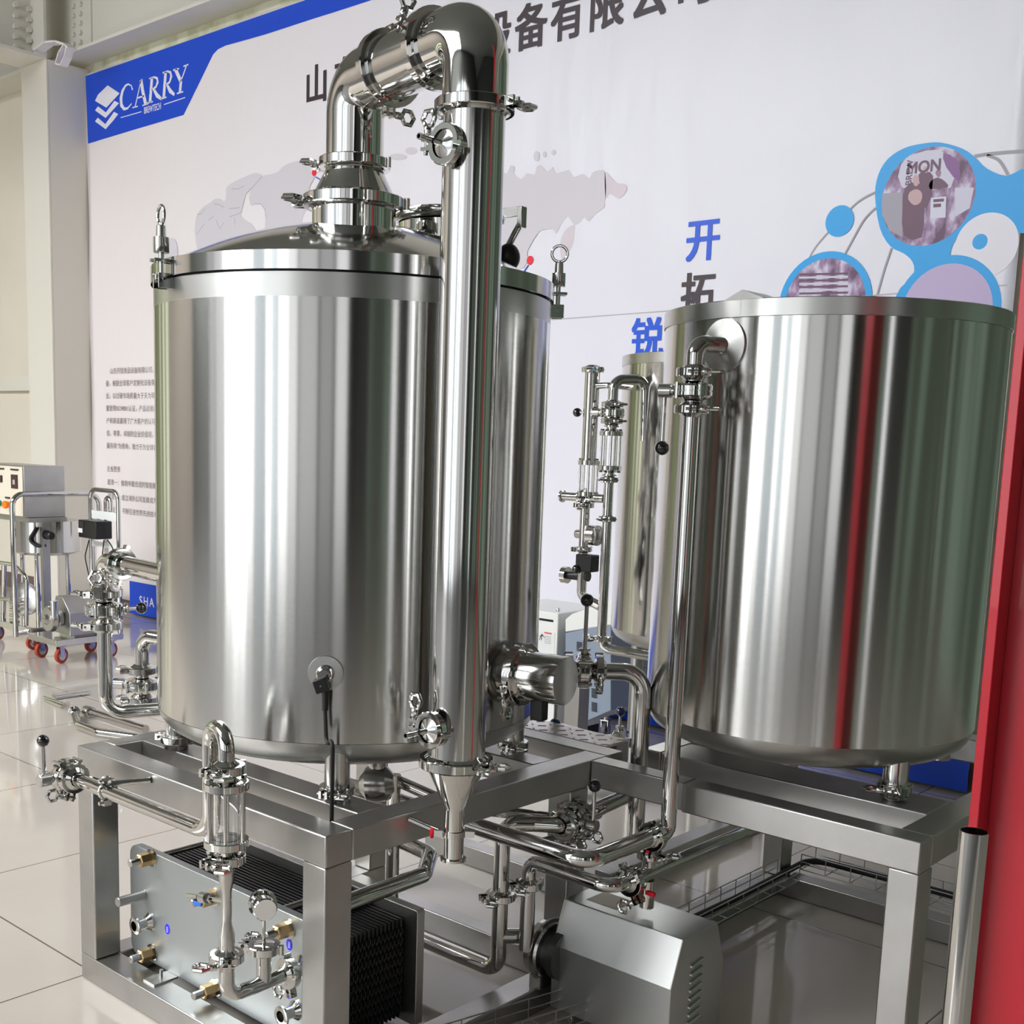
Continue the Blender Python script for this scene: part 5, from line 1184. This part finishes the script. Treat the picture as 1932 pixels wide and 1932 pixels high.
MB().tube([V((hxA, 4.72, tz + 0.046)), V((hxA, 4.72, zt_h)), V((hxB, 4.72, zt_h)), V((hxB, 4.72, tz + 0.046))], 0.017, 0.07, 18).build('hoop_handle', POL, T, angle=60)
MB().tube([V((hxA + 0.08, 4.80, tz - 0.0)), V((hxA + 0.08, 4.80, zt_h - 0.06)), V((hxA + 0.15, 4.80, zt_h - 0.06)), V((hxA + 0.15, 4.80, zt_h - 0.2))], 0.017, 0.05, 18).build('inner_tube', POL, T, angle=60)
a, b_ = B(172, 962, 4.73), B(222, 983, 4.73); MB().box((hxA + 0.018, 4.715, b_.z), (hxB - 0.018, 4.725, a.z)).build('back_plate', WHITE, T)
a, b_ = B(175, 1020, 4.73), B(222, 1036, 4.73); MB().box((hxA + 0.018, 4.715, b_.z), (hxB - 0.018, 4.725, a.z)).build('back_plate', WHITE, T)
T = thing('speed_controller', B(180, 1000, 4.6), 'black speed controller box strapped to the hooped trolley handle', 'controller')
a, b_ = B(147, 980, 4.60), B(180, 1018, 4.60); c = B(212, 1018, 4.60)
MB().box((a.x, 4.60, b_.z), (B(181, 1000, 4.6).x, onx(212, 1000, B(181, 1000, 4.6).x).y, a.z)).build('case', BLK, T, bevel=0.008)
MB().box((B(150, 984, 4.6).x, 4.597, B(150, 996, 4.6).z), (B(158, 984, 4.6).x, 4.5995, B(158, 984, 4.6).z)).build('display', BALL, T, smooth=False)
MB().box((B(148, 997, 4.6).x, 4.596, B(148, 1004, 4.6).z), (B(156, 997, 4.6).x, 4.5995, B(156, 997, 4.6).z)).build('keypad', WHITE, T, smooth=False)
for p0, p1, p2 in (((168, 1019), (160, 1050), (172, 1105)), ((196, 1019), (192, 1060), (188, 1100)), ((203, 1019), (214, 1035), (218, 1062))):
    MB().tube([B(*p0, 4.63), B(*p1, 4.63), B(*p2, 4.66)], 0.0045, 0.08, 8).build('cable', RUB, T)

T = thing('pilot_brewing_rig', (-8.75, 4.5, 0), 'small brewing rig with a beige control panel cut off by the left picture edge', 'brewing rig')
bx_, by_ = B(45, 900, 4.30).x, 4.30
ztp, zbt_ = B(45, 879, 4.30).z, B(45, 977, 4.30).z
yR = onx(122, 900, bx_).y
MB().box((bx_ - 0.75, by_, zbt_), (bx_, yR, ztp)).build('control_box', SAT, T, bevel=0.004)
CRM = ink('panel_cream', (0.72, 0.66, 0.55))
pn = MB().box((bx_ - 0.74, by_ - 0.004, zbt_ + 0.01), (bx_ - 0.015, by_ - 0.0005, ztp - 0.01)).build('control_panel', CRM, T, smooth=False)
def pbox(n, p0, p1, m, d=0.008):
    a, b_ = B(*p0, by_), B(*p1, by_); return MB().box((a.x, by_ - 0.004 - d, b_.z), (b_.x, by_ - 0.0045, a.z)).build(n, m, pn, smooth=False)
DKB = ink('display_brown', (0.05, 0.02, 0.02))
pbox('name_strip', (22, 884), (36, 888), DKB); pbox('name_strip', (-3, 882), (9, 886), DKB)
d_ = pbox('display', (23, 895), (35, 922), DKB); pbox('display', (-6, 896), (6, 910), DKB)
MB().box((d_.bound_box[0][0] + .03, by_ - 0.014, B(28, 914, by_).z), (d_.bound_box[4][0] - .03, by_ - 0.0125, B(28, 905, by_).z)).build('digit', ink('digit', (0.5, 0.4, 0.4)), pn, smooth=False)
pbox('name_strip', (12, 937), (20, 941), DKB); pbox('name_strip', (26, 938), (31, 941), DKB)
a = B(2, 949, by_); MB().lathe(a, (0, -1, 0), [(0.004, 0.022), (0.03, 0.020)], 20).build('green_button', GREEN, pn)
a = B(20, 952, by_); MB().lathe(a, (0.2, -1, 0), [(0.004, 0.020), (0.02, 0.022), (0.05, 0.030), (0.058, 0.026)], 20).build('orange_button', ORANGE, pn)
MB().box((bx_ - 0.75, by_ + 0.02, zbt_ - 0.035), (bx_ + 0.02, yR, zbt_ - 0.001)).build('shelf_rail', SAT, T)
zfr = 0.13
lgx = bx_ - 0.02; lgy = onx(88, 1050, lgx).y
MB().box((lgx - 0.04, lgy - 0.03, zfr + .05), (lgx, lgy + 0.03, zbt_ - 0.036)).build('post', SAT, T)
MB().box((bx_ - 0.75, by_ + 0.02, zfr), (bx_ + 0.0, lgy + 0.1, zfr + 0.05)).build('base_frame', POLB, T, bevel=0.003)
# round vessel under the control box
vx_, vy_ = bx_ - 0.30, by_ + 0.32
MB().lathe((vx_, vy_, 0), (0, 0, 1), [(B(45, 1052, by_).z - 0.02, 0.02), (B(45, 1052, by_).z - 0.005, 0.20), (B(45, 1052, by_).z + 0.02, 0.26), (zbt_ - 0.04, 0.26)], 64, close=True).build('round_vessel', BR, T)
for x, y in ((vx_ - 0.15, vy_ - 0.12), (vx_ + 0.12, vy_ - 0.14), (vx_, vy_ + 0.18)): MB().cyl((x, y, zfr + 0.0505), (x, y, B(45, 1052, by_).z + 0.01), 0.018).build('leg', POL, T)
# tubular guard rail
ry_ = by_ - 0.10; A_ = B(30, 1200, ry_); Tz = B(60, 936, ry_).z
e2 = onx(185, 935, A_.x + 0.02)
MB().tube([V((A_.x, ry_ - 0.0, zfr + 0.0)), V((A_.x, ry_, Tz)), V((A_.x + 0.03, e2.y, Tz)), V((A_.x + 0.035, e2.y + 0.005, Tz - 0.35))], 0.020, 0.09, 20).build('guard_rail', POL, T, angle=60)
MB().tube([V((A_.x, ry_, zfr + 0.02)), V((A_.x - 0.05, ry_ + 0.12, zfr + 0.02))], 0.020, 0.0, 16).build('rail_foot', POL, T)
# plumbing and blower behind the rail
MB().tube([B(-10, 1060, by_), B(30, 1066, by_), B(50, 1090, by_), B(50, 1180, by_)], 0.016, 0.04, 14).build('pipe', POL, T, angle=60)
MB().tube([B(-10, 1130, by_), B(22, 1130, by_)], 0.016, 0, 14).build('pipe', POL, T)
MB().tube([B(8, 1060, by_ + .1), B(6, 1180, by_ + .1)], 0.02, 0, 14).build('pipe', POL, T)
MB().tube([B(28, 1062, by_ + .1), B(27, 1112, by_ + .1)], 0.02, 0, 14).build('pipe', POL, T)
q = B(46, 1130, by_ + 0.15); MB().lathe(q, (0.5, -1, 0), [(-0.12, 0.07), (-0.03, 0.075), (-0.02, 0.13), (0.02, 0.13), (0.03, 0.07), (0.05, 0.03)], 36).build('pump_casing', CAST, T)
MB().tube([B(50, 1093, by_ - .02), B(50, 1178, by_ - .02)], 0.012, 0, 12).build('valve_stem', POL, T)
for k in range(4):
    q = B(20, 1140 + 10 * k, by_ + .05); MB().cyl(q, q + V((0.12, 0.0, 0)), 0.014).build('rung', POL, T)
q = onz(14, 1236, 0); caster(T, (bx_ - 0.08, by_ + 0.08, 0), 0.056, WHEEL, ax=(1, 0.1, 0)); caster(T, (bx_ - 0.65, by_ + 0.08, 0), 0.056, WHEEL); caster(T, (bx_ - 0.08, lgy - 0.05, 0), 0.056, WHEEL)
T = thing('black_cam_plug', B(108, 1010, 4.75), 'black plastic plug fixed to the post of the small brewing rig', 'plug')
lz_ = B(100, 1012, lgy - .03)
MB().lathe(V((lgx + 0.001, lgy, lz_.z)), (1, -0.1, 0), [(0, 0.035), (0.02, 0.035), (0.021, 0.028), (0.10, 0.030), (0.11, 0.022)], 24).build('plug_body', BLK, T)
MB().tube([V((lgx - 0.05, lgy - 0.05, lz_.z + 0.05)), V((lgx - 0.12, lgy - 0.08, lz_.z - 0.05)), V((lgx - 0.05, lgy - 0.05, lz_.z - 0.09)), V((lgx, lgy, lz_.z - 0.08))], 0.012, 0.05, 10).build('cable', RUB, T)
